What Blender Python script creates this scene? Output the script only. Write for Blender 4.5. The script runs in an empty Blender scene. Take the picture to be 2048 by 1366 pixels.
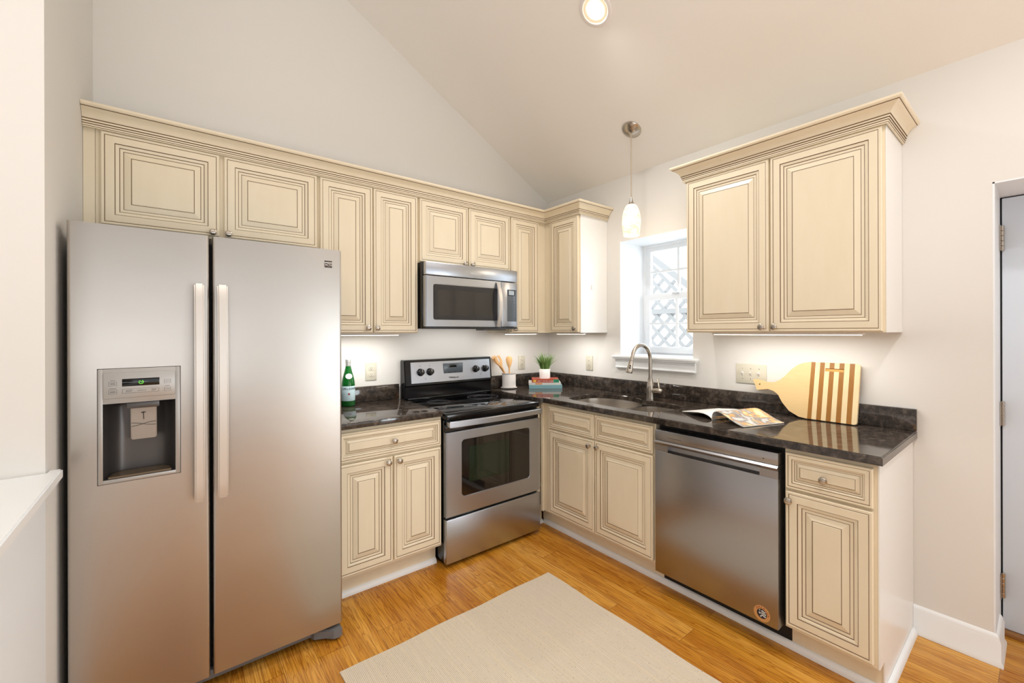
import bpy, bmesh, math, random
from mathutils import Vector, Matrix
random.seed(7)
SC = bpy.context.scene
COL = SC.collection

# ------------------------------------------------------------------ camera
cam = bpy.data.cameras.new('camera'); camo = bpy.data.objects.new('camera', cam); COL.objects.link(camo)
FPX, SX, SY = 857.69, 27.714, -18.6565
yaw, roll = math.radians(39.4), math.radians(-.1557)
fw = Vector((math.sin(yaw), math.cos(yaw), 0)); r0 = Vector((math.cos(yaw), -math.sin(yaw), 0)); u0 = Vector((0, 0, 1))
RV = math.cos(roll)*r0 + math.sin(roll)*u0; UV = -math.sin(roll)*r0 + math.cos(roll)*u0
camo.matrix_world = Matrix(((RV.x, UV.x, -fw.x, -2.6285), (RV.y, UV.y, -fw.y, -2.886), (RV.z, UV.z, -fw.z, 1.3801), (0, 0, 0, 1)))
cam.sensor_width = 36; cam.lens = FPX/2048*36; cam.shift_x = -SX/2048; cam.shift_y = SY/2048
cam.clip_start = .02
SC.camera = camo

# ------------------------------------------------------------------ world, exposure, daylight and added fills
SC.view_settings.view_transform = 'Standard'; SC.view_settings.look = 'None'
SC.view_settings.exposure = 0.27; SC.view_settings.gamma = 1.0
w = bpy.data.worlds.new('world'); SC.world = w; w.use_nodes = True
bg = w.node_tree.nodes['Background']; bg.inputs[0].default_value = (.97, .985, 1, 1); bg.inputs[1].default_value = 1.6
def area(name, loc, direction, sx, sy, power, color=(1, 1, 1), parent=None):
    l = bpy.data.lights.new(name, 'AREA'); l.shape = 'RECTANGLE'; l.size = sx; l.size_y = sy; l.energy = power; l.color = color
    o = bpy.data.objects.new(name, l); COL.objects.link(o); o.location = loc
    o.rotation_euler = Vector(direction).to_track_quat('-Z', 'Y').to_euler()
    return o
area('fill_front', (-2.1, -6.35, 1.25), (0, 1, 0), 3.8, 2.3, 24, (.84, .93, 1))  # added fill standing in for unseen windows, the wall behind it is solid
area('fill_left', (-6.35, -3.6, 1.55), (1, 0, 0), 2.6, 1.9, 3, (.93, .97, 1))  # added side fill before a solid wall, no window there
area('daylight_right', (-.04, -5.5, .85), (-1, 0, 0), 1.8, 1.3, 62, (.8, .92, 1))
area('ceiling_fill', (-3.9, -4.3, 1.0), (0, 0, 1), 3.0, 2.6, 92, (.94, .975, 1))  # added upward fill to lift the ceiling, no lamp stands there
area('daylight_kitchen_window', (.42, -1.11, 1.62), (-1, 0, -.1), .5, .8, 3, (.9, .95, 1))

# ------------------------------------------------------------------ materials
def lin(c):
    return tuple(((x/255)/12.92 if x/255 <= .04045 else ((x/255+.055)/1.055)**2.4) for x in c)
def mat(name, rgb, rough=.5, metal=0., spec=.5, coat=0., emit=None, estr=0.):
    m = bpy.data.materials.new(name); m.use_nodes = True
    b = m.node_tree.nodes['Principled BSDF']
    b.inputs['Base Color'].default_value = (*lin(rgb), 1)
    b.inputs['Roughness'].default_value = rough; b.inputs['Metallic'].default_value = metal
    b.inputs['Specular IOR Level'].default_value = spec; b.inputs['Coat Weight'].default_value = coat
    if emit:
        b.inputs['Emission Color'].default_value = (*lin(emit), 1); b.inputs['Emission Strength'].default_value = estr
    return m
def nt(m): return m.node_tree.nodes, m.node_tree.links, m.node_tree.nodes['Principled BSDF']
def coords(m, scale=(1, 1, 1), rot=(0, 0, 0), loc=(0, 0, 0)):
    n, l, b = nt(m); tc = n.new('ShaderNodeTexCoord'); mp = n.new('ShaderNodeMapping')
    mp.inputs['Scale'].default_value = scale; mp.inputs['Rotation'].default_value = rot; mp.inputs['Location'].default_value = loc
    l.new(tc.outputs['Object'], mp.inputs['Vector']); return mp.outputs['Vector']
def noise(m, vec, scale, detail=4, rough=.5, dist=0.):
    n, l, b = nt(m); t = n.new('ShaderNodeTexNoise'); t.inputs['Scale'].default_value = scale
    t.inputs['Detail'].default_value = detail; t.inputs['Roughness'].default_value = rough; t.inputs['Distortion'].default_value = dist
    l.new(vec, t.inputs['Vector']); return t.outputs['Fac']
def ramp(m, fac, stops, interp='LINEAR'):
    n, l, b = nt(m); r = n.new('ShaderNodeValToRGB'); r.color_ramp.interpolation = interp
    e = r.color_ramp.elements
    while len(e) < len(stops): e.new(.5)
    for i, (p, c) in enumerate(stops): e[i].position = p; e[i].color = (*lin(c), 1)
    l.new(fac, r.inputs['Fac']); return r.outputs['Color']
def mix(m, fac, a, b_, mode='MIX'):
    n, l, b = nt(m); x = n.new('ShaderNodeMix'); x.data_type = 'RGBA'; x.blend_type = mode
    for s, v in ((x.inputs['Factor'], fac), (x.inputs[6], a), (x.inputs[7], b_)):
        if isinstance(v, (int, float)): s.default_value = v
        elif isinstance(v, tuple): s.default_value = (*lin(v), 1)
        else: l.new(v, s)
    return x.outputs[2]
def bump(m, fac, strength, dist=.001):
    n, l, b = nt(m); bp = n.new('ShaderNodeBump'); bp.inputs['Strength'].default_value = strength; bp.inputs['Distance'].default_value = dist
    l.new(fac, bp.inputs['Height']); l.new(bp.outputs['Normal'], b.inputs['Normal'])
def setc(m, c): n, l, b = nt(m); l.new(c, b.inputs['Base Color'])

M = {}
M['wall'] = m = mat('wall_paint', (232, 229, 224), .6, spec=.3)
bump(m, noise(m, coords(m), 180, 3), .08, .0006)
M['ceiling'] = m = mat('ceiling_paint', (244, 240, 234), .8, spec=.2)
bump(m, noise(m, coords(m), 140, 3), .08, .0006)
M['halfwall'] = mat('white_half_wall_paint', (242, 246, 250), .5)
M['taupe'] = mat('darkened_far_wall', (142, 134, 126), .6)  # unseen far walls darkened so the refrigerator reflects less light
M['trim'] = mat('white_trim_paint', (244, 246, 247), .35)
M['jamb'] = mat('white_jamb_paint', (242, 246, 250), .4)
M['cream'] = m = mat('cream_cabinet_paint', (240, 227, 200), .38)
setc(m, mix(m, noise(m, coords(m, (3, 3, .6)), 9, 4), (240, 227, 202), (233, 219, 191)))
M['creamside'] = mat('pale_cabinet_side', (246, 245, 242), .28)
M['glaze'] = mat('brown_antique_glaze', (104, 76, 42), .5)
M['dark'] = mat('dark_gap', (22, 20, 19), .6)
M['black'] = mat('black_enamel', (14, 14, 16), .12)
M['blackglass'] = mat('black_ceramic_glass', (7, 7, 9), .035)
M['blackplastic'] = mat('black_plastic', (18, 18, 20), .3)
M['ringgrey'] = mat('burner_ring_grey', (70, 70, 74), .2)
def steel(name, rgb, rough, stretch, bmp=.02):
    m = mat(name, rgb, rough, 1.)
    n, l, b = nt(m)
    f = noise(m, coords(m, stretch), 5, 3, .6)
    mr = n.new('ShaderNodeMapRange'); mr.inputs['To Min'].default_value = rough*.97; mr.inputs['To Max'].default_value = rough*1.03
    l.new(f, mr.inputs['Value']); l.new(mr.outputs['Result'], b.inputs['Roughness'])
    c = mix(m, f, tuple(int(x*.995) for x in rgb), tuple(min(255, int(x*1.005)) for x in rgb)); setc(m, c)
    f2 = noise(m, coords(m, (1, 1, 1.6)), 2.2, 2)
    bump(m, f2, bmp, .05)
    return m
M['steel'] = steel('brushed_stainless', (186, 181, 175), .33, (60, 60, .8), .03)
M['steelh'] = steel('brushed_stainless_horizontal', (184, 189, 198), .3, (.8, .8, 60), .02)
M['steeldw'] = steel('brushed_stainless_door', (168, 168, 171), .3, (60, 60, .8), .02)
M['steelsink'] = steel('sink_stainless', (212, 205, 196), .26, (8, 8, 8), .01)
M['satin'] = mat('satin_silver', (218, 213, 207), .36, .5)
M['silver'] = mat('silver_plastic', (178, 175, 171), .38, .55)
M['darksilver'] = mat('dark_grey_metallic_plastic', (92, 89, 88), .34, .6)
M['nickel'] = mat('brushed_nickel', (188, 180, 170), .25, 1.)
M['chrome'] = mat('polished_chrome', (205, 203, 200), .12, 1.)
M['fridgeside'] = mat('charcoal_fridge_side', (40, 39, 39), .55)
M['grille'] = mat('grey_plastic', (112, 112, 114), .45)
M['lcd'] = mat('black_display', (12, 14, 14), .1)
M['lcdgrey'] = mat('grey_display_panel', (92, 100, 108), .2)
M['lcdlight'] = mat('pale_display', (176, 190, 200), .15)
M['green_led'] = mat('green_indicator', (40, 120, 30), .4, emit=(120, 230, 70), estr=.9)
M['ink'] = mat('dark_print', (52, 48, 46), .5)
M['whiteink'] = mat('white_print', (225, 225, 222), .5)
M['plate'] = mat('ivory_plastic', (216, 210, 192), .35)
M['white'] = mat('white_ceramic', (238, 232, 228), .3)
M['sticker'] = mat('orange_sticker', (205, 150, 92), .4)
M['navy'] = mat('navy_print', (28, 28, 42), .4)
M['red'] = mat('red_print', (150, 40, 30), .5)
M['rust'] = mat('brick_red_cover', (165, 62, 36), .45)
M['bookgreen'] = mat('green_cover', (30, 125, 90), .45)
M['teal'] = mat('teal_cover', (120, 160, 168), .5)
M['paper'] = mat('page_paper', (236, 232, 224), .7)
M['bookgrey'] = mat('pale_grey_cover', (198, 194, 188), .5)
M['yellow'] = mat('yellow_print', (220, 170, 70), .5)
M['orange'] = mat('orange_print', (210, 130, 70), .5)
M['mint'] = mat('pale_blue_label', (198, 222, 228), .5)
M['capgrey'] = mat('silver_foil', (190, 192, 188), .35, .5)
M['bulb'] = mat('lit_lamp', (255, 250, 235), .4, emit=(255, 240, 214), estr=12)
M['led'] = mat('lit_led_strip', (255, 250, 240), .4, emit=(255, 247, 232), estr=4)
M['outside_white'] = mat('white_painted_lattice', (192, 194, 196), .6)
M['shingle'] = mat('grey_roof', (168, 168, 172), .9)
M['earth'] = mat('pale_ground', (170, 170, 160), .9)
M['threshold'] = mat('oak_threshold', (150, 102, 54), .4)
M['rubber'] = mat('black_rubber', (20, 20, 20), .7)

# granite
M['granite'] = m = mat('dark_granite', (40, 34, 30), .07, spec=.6)
v = coords(m)
a = noise(m, v, 26, 6, .7, .6)
base = ramp(m, a, [(.28, (22, 19, 18)), (.48, (56, 49, 44)), (.62, (86, 76, 68)), (.80, (122, 110, 100))])
vo = nt(m)[0].new('ShaderNodeTexVoronoi'); vo.inputs['Scale'].default_value = 170; nt(m)[1].new(v, vo.inputs['Vector'])
sp = ramp(m, vo.outputs['Distance'], [(.0, (118, 108, 98)), (.16, (60, 52, 46)), (.30, (0, 0, 0))])
c = mix(m, .55, base, sp, 'ADD')
pt = ramp(m, noise(m, v, 5.5, 5, .65), [(.60, (0, 0, 0)), (.74, (78, 46, 14))])
setc(m, mix(m, .6, c, pt, 'ADD'))
# wooden floor
M['floor'] = m = mat('strip_wood_floor', (184, 124, 56), .26, spec=.45)
n, l, b = nt(m)
v = coords(m, (1, 1, 1), (0, 0, math.pi/2))
br = n.new('ShaderNodeTexBrick'); br.offset = .37; br.offset_frequency = 2; br.squash = 1
for k, val in (('Scale', 1.), ('Mortar Size', .0009), ('Mortar Smooth', .3), ('Brick Width', .92), ('Row Height', .127), ('Bias', 0.)): br.inputs[k].default_value = val
br.inputs['Color1'].default_value = (0, 0, 0, 1); br.inputs['Color2'].default_value = (1, 1, 1, 1); br.inputs['Mortar'].default_value = (.5, .5, .5, 1)
l.new(v, br.inputs['Vector'])
add = n.new('ShaderNodeVectorMath'); add.operation = 'MULTIPLY_ADD'
l.new(br.outputs['Color'], add.inputs[0]); add.inputs[1].default_value = (7, 3, 5); l.new(v, add.inputs[2])
mp = n.new('ShaderNodeMapping'); mp.inputs['Scale'].default_value = (.55, 9, 1); l.new(add.outputs[0], mp.inputs['Vector'])
g1 = noise(m, mp.outputs['Vector'], 2.2, 3, .5, .9)
wv = n.new('ShaderNodeMath'); wv.operation = 'MULTIPLY'; l.new(g1, wv.inputs[0]); wv.inputs[1].default_value = 13.
fr_ = n.new('ShaderNodeMath'); fr_.operation = 'FRACT'; l.new(wv.outputs[0], fr_.inputs[0])
mp2 = n.new('ShaderNodeMapping'); mp2.inputs['Scale'].default_value = (2.2, 70, 1); l.new(add.outputs[0], mp2.inputs['Vector'])
g2 = noise(m, mp2.outputs['Vector'], 2.6, 4, .65)
g3 = noise(m, mp.outputs['Vector'], 1.1, 2, .5)
col = ramp(m, g3, [(.3, (198, 132, 38)), (.5, (220, 158, 58)), (.7, (238, 182, 88))])
lines = ramp(m, fr_.outputs[0], [(.0, (255, 255, 255)), (.55, (255, 255, 255)), (.86, (196, 160, 118)), (.93, (150, 104, 58)), (1., (255, 255, 255))])
col = mix(m, .55, col, lines, 'MULTIPLY')
col = mix(m, .55, col, ramp(m, g2, [(.36, (150, 104, 58)), (.54, (255, 255, 255)), (.8, (255, 255, 255))]), 'MULTIPLY')
tone = mix(m, br.outputs['Color'], (240, 230, 212), (255, 255, 255))
col = mix(m, 1., col, tone, 'MULTIPLY')
col = mix(m, br.outputs['Fac'], col, (104, 62, 22))
setc(m, col)
bump(m, br.outputs['Fac'], -.25, .001)
# rug
M['rug'] = m = mat('woven_jute', (206, 186, 158), .95, spec=.1)
n, l, b = nt(m); v = coords(m)
wx = n.new('ShaderNodeTexWave'); wx.wave_type = 'BANDS'; wx.bands_direction = 'X'; wx.inputs['Scale'].default_value = 52; wx.inputs['Distortion'].default_value = .8; wx.inputs['Detail'].default_value = 2; wx.inputs['Detail Scale'].default_value = 3
wy = n.new('ShaderNodeTexWave'); wy.wave_type = 'BANDS'; wy.bands_direction = 'Y'; wy.inputs['Scale'].default_value = 44; wy.inputs['Distortion'].default_value = .8
l.new(v, wx.inputs['Vector']); l.new(v, wy.inputs['Vector'])
f = mix(m, .45, wx.outputs['Color'], wy.outputs['Color'], 'MULTIPLY')
st = noise(m, coords(m, (40, .8, 1)), 3, 3)
cc = mix(m, f, (192, 176, 154), (243, 234, 219))
cc = mix(m, ramp(m, st, [(.45, (0, 0, 0)), (.75, (255, 255, 255))]), cc, (222, 206, 182))
fl = noise(m, coords(m, (90, 25, 1)), 4, 2)
cc = mix(m, ramp(m, fl, [(.66, (0, 0, 0)), (.72, (255, 255, 255))]), cc, (150, 122, 92))
setc(m, cc); bump(m, f, .5, .002)
# woods
def woodmat(name, c1, c2, scale, rough=.45):
    m = mat(name, c1, rough); setc(m, mix(m, noise(m, coords(m, scale), 6, 5, .6, .4), c1, c2)); return m
M['bamboo'] = woodmat('pale_bamboo', (226, 196, 146), (212, 178, 122), (2, 30, 30))
M['bamboodark'] = woodmat('dark_bamboo', (168, 114, 44), (138, 88, 26), (30, 30, 3))
M['bamboolight'] = woodmat('light_bamboo_strip', (236, 216, 174), (228, 202, 154), (30, 30, 3))
M['beech'] = woodmat('pale_utensil_wood', (226, 182, 126), (206, 156, 98), (20, 20, 4))
M['grass'] = woodmat('green_grass_blade', (92, 128, 56), (52, 92, 36), (30, 30, 8), .5)
M['grasspale'] = woodmat('pale_green_grass_blade', (150, 176, 104), (120, 152, 80), (30, 30, 8), .5)
# magazine print
M['magprint'] = m = mat('magazine_photo_page', (200, 190, 180), .3)
v = coords(m, (1, 1, 1), (0, 0, .34))
p1 = noise(m, v, 14, 3, .5, 1.2)
cc = ramp(m, p1, [(.30, (206, 204, 200)), (.42, (176, 172, 168)), (.48, (116, 114, 112)), (.53, (164, 142, 120)), (.58, (206, 146, 72)), (.66, (226, 200, 156))])
setc(m, cc)
# glass
def thin_glass(name, tint=(1, 1, 1), refl=.08):
    m = bpy.data.materials.new(name); m.use_nodes = True; n = m.node_tree.nodes; l = m.node_tree.links
    n.remove(n['Principled BSDF']); t = n.new('ShaderNodeBsdfTransparent'); t.inputs[0].default_value = (*tint, 1)
    g = n.new('ShaderNodeBsdfGlossy'); g.inputs['Roughness'].default_value = .02
    mx = n.new('ShaderNodeMixShader'); lw = n.new('ShaderNodeLayerWeight'); lw.inputs['Blend'].default_value = refl
    l.new(lw.outputs['Fresnel'], mx.inputs[0]); l.new(t.outputs[0], mx.inputs[1]); l.new(g.outputs[0], mx.inputs[2])
    l.new(mx.outputs[0], n['Material Output'].inputs[0]); return m
M['pane'] = thin_glass('window_glass', (.97, .99, 1), .1)
M['ovenglass'] = m = mat('dark_oven_glass', (26, 22, 20), .04, spec=.7)
M['mwglass'] = m = mat('dark_microwave_glass', (44, 44, 46), .06, spec=.7)
M['bottle'] = m = mat('green_bottle_glass', (22, 118, 44), .05)
nt(m)[2].inputs['Transmission Weight'].default_value = .55
M['shade'] = m = mat('alabaster_glass', (250, 226, 178), .3)
n, l, b = nt(m)
f = noise(m, coords(m, (8, 8, 14)), 1.6, 4, .6, 1.)
ce = ramp(m, f, [(.3, (238, 200, 146)), (.5, (252, 230, 196)), (.7, (255, 246, 230))])
setc(m, ce); l.new(ce, b.inputs['Emission Color']); b.inputs['Emission Strength'].default_value = .75

# ------------------------------------------------------------------ mesh builder
ORG = {}
class MB:
    def __init__(s): s.v = []; s.f = []; s.mi = []
    def add(s, verts, faces, mi=0):
        o = len(s.v); s.v += [tuple(p) for p in verts]; s.f += [tuple(i+o for i in f) for f in faces]; s.mi += [mi]*len(faces) if isinstance(mi, int) else mi
        return s
    def box(s, x0, x1, y0, y1, z0, z1, mi=0, bev=0., seg=2):
        x0, x1 = sorted((x0, x1)); y0, y1 = sorted((y0, y1)); z0, z1 = sorted((z0, z1))
        vs = [(x, y, z) for z in (z0, z1) for y in (y0, y1) for x in (x0, x1)]
        fs = [(0, 2, 3, 1), (4, 5, 7, 6), (0, 1, 5, 4), (2, 6, 7, 3), (0, 4, 6, 2), (1, 3, 7, 5)]
        if not bev: return s.add(vs, fs, mi)
        b = bmesh.new(); bv = [b.verts.new(p) for p in vs]
        for f in fs: b.faces.new([bv[i] for i in f])
        bmesh.ops.bevel(b, geom=list(b.edges), offset=min(bev, .49*min(x1-x0, y1-y0, z1-z0)), segments=seg, affect='EDGES', profile=.5)
        s.bm(b, mi); return s
    def bm(s, b, mi=0):
        b.verts.index_update(); s.add([v.co[:] for v in b.verts], [[v.index for v in f.verts] for f in b.faces], mi); b.free()
    def prism(s, poly, axis, a0, a1, mi=0, bev=0., seg=2):
        """poly: 2D points; axis 'x' -> (y,z), 'y' -> (x,z), 'z' -> (x,y)"""
        def P(p, a): return {'x': (a, p[0], p[1]), 'y': (p[0], a, p[1]), 'z': (p[0], p[1], a)}[axis]
        b = bmesh.new(); A = [b.verts.new(P(p, a0)) for p in poly]; B = [b.verts.new(P(p, a1)) for p in poly]
        k = len(poly); fa = b.faces.new(A); fb = b.faces.new(B[::-1])
        for i in range(k): b.faces.new((A[i], B[i], B[(i+1) % k], A[(i+1) % k])[::-1])
        bmesh.ops.recalc_face_normals(b, faces=b.faces)
        if bev:
            es = set(fa.edges) | set(fb.edges); bmesh.ops.bevel(b, geom=list(es), offset=bev, segments=seg, affect='EDGES')
        s.bm(b, mi); return s
    def lathe(s, prof, c, axis=(0, 0, 1), seg=24, mi=0, cap0=True, cap1=True):
        az = Vector(axis).normalized(); ax = az.orthogonal().normalized(); ay = az.cross(ax); c = Vector(c); vs = []; fs = []
        for r, h in prof:
            for i in range(seg):
                t = 2*math.pi*i/seg; vs.append(c + az*h + (ax*math.cos(t) + ay*math.sin(t))*r)
        for j in range(len(prof)-1):
            for i in range(seg):
                k = (i+1) % seg; fs.append((j*seg+i, j*seg+k, (j+1)*seg+k, (j+1)*seg+i))
        if cap0: fs.append(tuple(range(seg))[::-1])
        if cap1: fs.append(tuple((len(prof)-1)*seg+i for i in range(seg)))
        return s.add(vs, fs, mi)
    def tube(s, pts, rad, seg=12, mi=0, flat=None):
        pts = [Vector(p) for p in pts]; n = len(pts); rad = rad if isinstance(rad, (list, tuple)) else [rad]*n
        vs = []; fs = []; prev = None
        for i, p in enumerate(pts):
            t = (pts[min(i+1, n-1)] - pts[max(i-1, 0)]).normalized()
            if prev is None: u = t.orthogonal().normalized()
            else:
                u = prev - t*prev.dot(t); u = u.normalized() if u.length > 1e-6 else t.orthogonal().normalized()
            prev = u; q = t.cross(u)
            for k in range(seg):
                a = 2*math.pi*k/seg; vs.append(p + (u*math.cos(a) + q*math.sin(a))*rad[i])
        for j in range(n-1):
            for i in range(seg):
                k = (i+1) % seg; fs.append((j*seg+i, j*seg+k, (j+1)*seg+k, (j+1)*seg+i))
        fs.append(tuple(range(seg))[::-1]); fs.append(tuple((n-1)*seg+i for i in range(seg)))
        return s.add(vs, fs, mi)
    def sweep(s, path, normals, prof, mis, closed_caps=True):
        """prof (out, z) swept along plan path (x, y); normals per segment, mitred"""
        n = len(path); ms = []
        for i in range(n):
            a = Vector(normals[max(i-1, 0)]) if i > 0 else Vector(normals[0]); b_ = Vector(normals[min(i, n-2)])
            ms.append((a+b_)/(1+a.dot(b_)))
        k = len(prof); vs = [(path[i][0]+ms[i].x*o, path[i][1]+ms[i].y*o, z) for i in range(n) for o, z in prof]
        fs = []; mi = []
        for i in range(n-1):
            for j in range(k-1): fs.append((i*k+j, (i+1)*k+j, (i+1)*k+j+1, i*k+j+1)); mi.append(mis[j])
            fs.append((i*k+k-1, (i+1)*k+k-1, (i+1)*k, i*k)); mi.append(0)
        if closed_caps: fs += [tuple(range(k)), tuple((n-1)*k+j for j in range(k))[::-1]]; mi += [0, 0]
        return s.add(vs, fs, mi)
    def text(s, body, size, fn, mi=0, align='CENTER', extrude=.0003):
        cu = bpy.data.curves.new('lettering', 'FONT'); cu.body = body; cu.size = size; cu.align_x = align; cu.align_y = 'CENTER'; cu.extrude = extrude; cu.resolution_u = 3
        o = bpy.data.objects.new('lettering', cu); COL.objects.link(o)
        dg = bpy.context.evaluated_depsgraph_get(); me = o.evaluated_get(dg).to_mesh()
        s.add([fn(v.co.x, v.co.y, v.co.z) for v in me.vertices], [list(p.vertices) for p in me.polygons], mi)
        o.evaluated_get(dg).to_mesh_clear(); bpy.data.objects.remove(o); bpy.data.curves.remove(cu); return s
    def build(s, name, mats, parent=None, smooth=True, fix=True, **props):
        org = Vector(ORG.get(parent.name, (0, 0, 0))) if parent else Vector((0, 0, 0))
        me = bpy.data.meshes.new(name); me.from_pydata([tuple(Vector(p)-org) for p in s.v], [], s.f)
        mats = mats if isinstance(mats, (list, tuple)) else [mats]
        for m in mats: me.materials.append(m)
        me.polygons.foreach_set('material_index', s.mi)
        if fix:
            b = bmesh.new(); b.from_mesh(me); bmesh.ops.recalc_face_normals(b, faces=b.faces); b.to_mesh(me); b.free()
        if smooth:
            me.polygons.foreach_set('use_smooth', [True]*len(me.polygons)); me.set_sharp_from_angle(angle=math.radians(32))
        me.update()
        o = bpy.data.objects.new(name, me); COL.objects.link(o)
        if parent: o.parent = parent; ORG[o.name] = tuple(org)
        for k, val in props.items(): o[k] = val
        return o

def thing(name, label, cat, org, run='W', group=None):
    """Empty at the thing's base. run 'A': x = world x, run 'B': x = minus world y; depth is -y in both"""
    o = bpy.data.objects.new(name, None); COL.objects.link(o); o.empty_display_size = .05
    x, y, z = org
    if run == 'B': o.location = (y, -x, z); o.rotation_euler = (0, 0, -math.pi/2)
    else: o.location = org
    o['label'] = label; o['category'] = cat
    if group: o['group'] = group
    ORG[o.name] = tuple(org); return o
def structure(name, mb, m, **kw):
    o = mb.build(name, m, **kw); o['kind'] = 'structure'; return o
def tag(o, label, cat, group=None):
    o['label'] = label; o['category'] = cat
    if group: o['group'] = group
    return o
def dup(root, loc, label, group=None):
    r = root.copy(); COL.objects.link(r); r.location = loc; r['label'] = label
    if group: r['group'] = group
    for ch in list(root.children):
        c = ch.copy(); COL.objects.link(c); c.parent = r
        for g in list(ch.children):
            d = g.copy(); COL.objects.link(d); d.parent = c
    return r

# ------------------------------------------------------------------ room shell
CZ, CS = 2.55, .5634            # ceiling height at right wall and slope
XL = -2.923                     # left alcove wall
RX = -3.3                       # ridge
def ceil_z(x): return CZ + CS*(-x) if x > RX else CZ + CS*(-RX) - CS*(RX-x)
FAR = -6.6
structure('floor', MB().box(FAR, .5, FAR, .15, -.08, 0), M['floor'])
# gable wall at the back
structure('wall_back', MB().prism([(XL, 0), (0, 0), (0, ceil_z(0)+.12), (XL, ceil_z(XL)+.12)], 'y', 0, .15), M['wall'])
# right wall with window and door openings, .3 thick reveal
WY0, WY1, WZ0, WZ1 = -.819, -1.412, 1.203, 2.066
DY0, DY1, DZ1 = -2.741, -3.72, 1.997
mb = MB(); T = .34
def wb(y0, y1, z0, z1): mb.box(0, T, y0, y1, z0, z1)
wb(.15, WY0, 0, 2.72); wb(WY0, WY1, 0, WZ0); wb(WY0, WY1, WZ1, 2.72); wb(WY1, DY0, 0, 2.72); wb(DY0, DY1, DZ1, 2.72); wb(DY1, FAR, 0, 2.72)
structure('wall_right', mb, M['wall'])
mb = MB(); t = .002
mb.box(-.0005, T, WY0-t, WY0, WZ0, WZ1).box(-.0005, T, WY1, WY1+t, WZ0, WZ1).box(-.0005, T, WY1, WY0, WZ1-t, WZ1).box(.0, T, WY1, WY0, WZ0-.001, WZ0+.002)
structure('trim_1', mb, M['jamb'], label='white painted reveal of the deep kitchen window')
mb = MB()
mb.box(-.0005, T, DY0-.006, DY0, 0, DZ1).box(-.0005, T, DY1, DY1+.006, 0, DZ1).box(-.0005, T, DY1, DY0, DZ1-.006, DZ1)
structure('trim_2', mb, M['jamb'], label='white painted reveal of the door recess')
# left: alcove side wall, and the wall that faces the room beside it
structure('wall_left', MB().prism([(0, 0), (-1.0, 0), (-1.0, 4.4), (0, 4.4)], 'x', XL-.14, XL), M['wall'])
structure('wall_side', MB().prism([(FAR, 0), (XL-.14, 0), (XL-.14, 4.45), (FAR, 4.45)], 'y', -1.0, -.86), M['wall'])
# half wall with its cap
structure('wall_half', MB().box(XL-.14, XL, -1.0, -3.4, 0, .935), M['halfwall'])
cap = [(XL-.17, -1.001), (XL+.0005, -1.001), (XL+.0005, -.967), (XL+.031, -.967), (XL+.031, -3.43), (XL-.17, -3.43)]
structure('trim_3', MB().prism(cap, 'z', .936, .966, bev=.004), M['trim'], label='white cap board on the half wall')
# ceiling
mb = MB()
th = .12
pr = [(.36, ceil_z(.36)), (RX, ceil_z(RX)), (FAR, ceil_z(FAR)), (FAR, ceil_z(FAR)+th), (RX, ceil_z(RX)+th), (.36, ceil_z(.36)+th)]
structure('ceiling', mb.prism(pr, 'y', .15, FAR), M['ceiling'])
# far walls behind the camera
structure('wall_front', MB().prism([(FAR, 0), (.34, 0), (.34, ceil_z(.34)), (RX, ceil_z(RX)), (FAR, ceil_z(FAR))], 'y', FAR-.12, FAR), M['taupe'])
structure('wall_far', MB().box(FAR-.12, FAR, FAR, -.86, 0, 3.2), M['taupe'])
# baseboard with moulded top, wrapping into the door recess
bp = [(0, 0), (.022, 0), (.022, .012), (.015, .024), (.015, .098), (.011, .106), (.011, .112), (.006, .122), (0, .127)]
structure('baseboard_right', MB().sweep([(0, -2.492), (0, DY0-.0065), (.20, DY0-.0065)], [(-1, 0), (0, -1)], bp, [0]*8), M['trim'])
structure('baseboard_side', MB().sweep([(FAR, -1.0), (XL-.14, -1.0)], [(0, -1)], bp, [0]*8), M['trim'])
# window stool and apron
mb = MB()
mb.box(-.042, .30, -.765, -1.452, 1.186, 1.203, bev=.004)
mb.box(-.034, -.001, -.772, -1.445, 1.176, 1.186, bev=.003)
ap = [(0, 0), (.020, 0), (.022, .006), (.014, .012), (.012, .045), (.018, .05), (.02, .058), (.026, .066), (0, .066)]
mb.sweep([(0, -.785), (0, -1.432)], [(-1, 0)], [(o, z+1.11) for o, z in ap], [0]*8)
structure('trim_4', mb, M['trim'], label='white window stool and apron over the sink')

# window: frame, sashes, muntins, panes
win = thing('window_1', 'white double hung window behind the sink', 'window', (.30, -1.115, WZ0)); win['kind'] = 'structure'
y0, y1 = WY0-.002, WY1+.002; X = .30
def fr(mb, x0, x1, ya, yb, za, zb, wd, wt=None, wb_=None):
    wt = wt or wd; wb_ = wb_ or wd
    mb.box(x0, x1, ya, ya-wd, za, zb).box(x0, x1, yb, yb+wd, za, zb).box(x0, x1, ya-wd, yb+wd, zb-wt, zb).box(x0, x1, ya-wd, yb+wd, za, za+wb_)
mb = MB(); fr(mb, X-.005, X+.04, y0, y1, WZ0+.002, WZ1-.002, .018); mb.build('window_frame', M['jamb'], win)
mb = MB(); fr(mb, X+.012, X+.04, y0-.018, y1+.018, 1.645, WZ1-.02, .036, .03, .035); up = mb.build('sash', M['jamb'], win)
mb = MB(); fr(mb, X-.014, X+.012, y0-.018, y1+.018, WZ0+.014, 1.672, .044, .044, .048); lo = mb.build('sash', M['jamb'], win)
yc = (y0+y1)/2
mb = MB(); mb.box(X+.018, X+.034, yc+.009, yc-.009, 1.66, 2.04).box(X+.020, X+.032, y0-.05, y1+.05, 1.845, 1.862); mb.build('muntin', M['jamb'], up)
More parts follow.
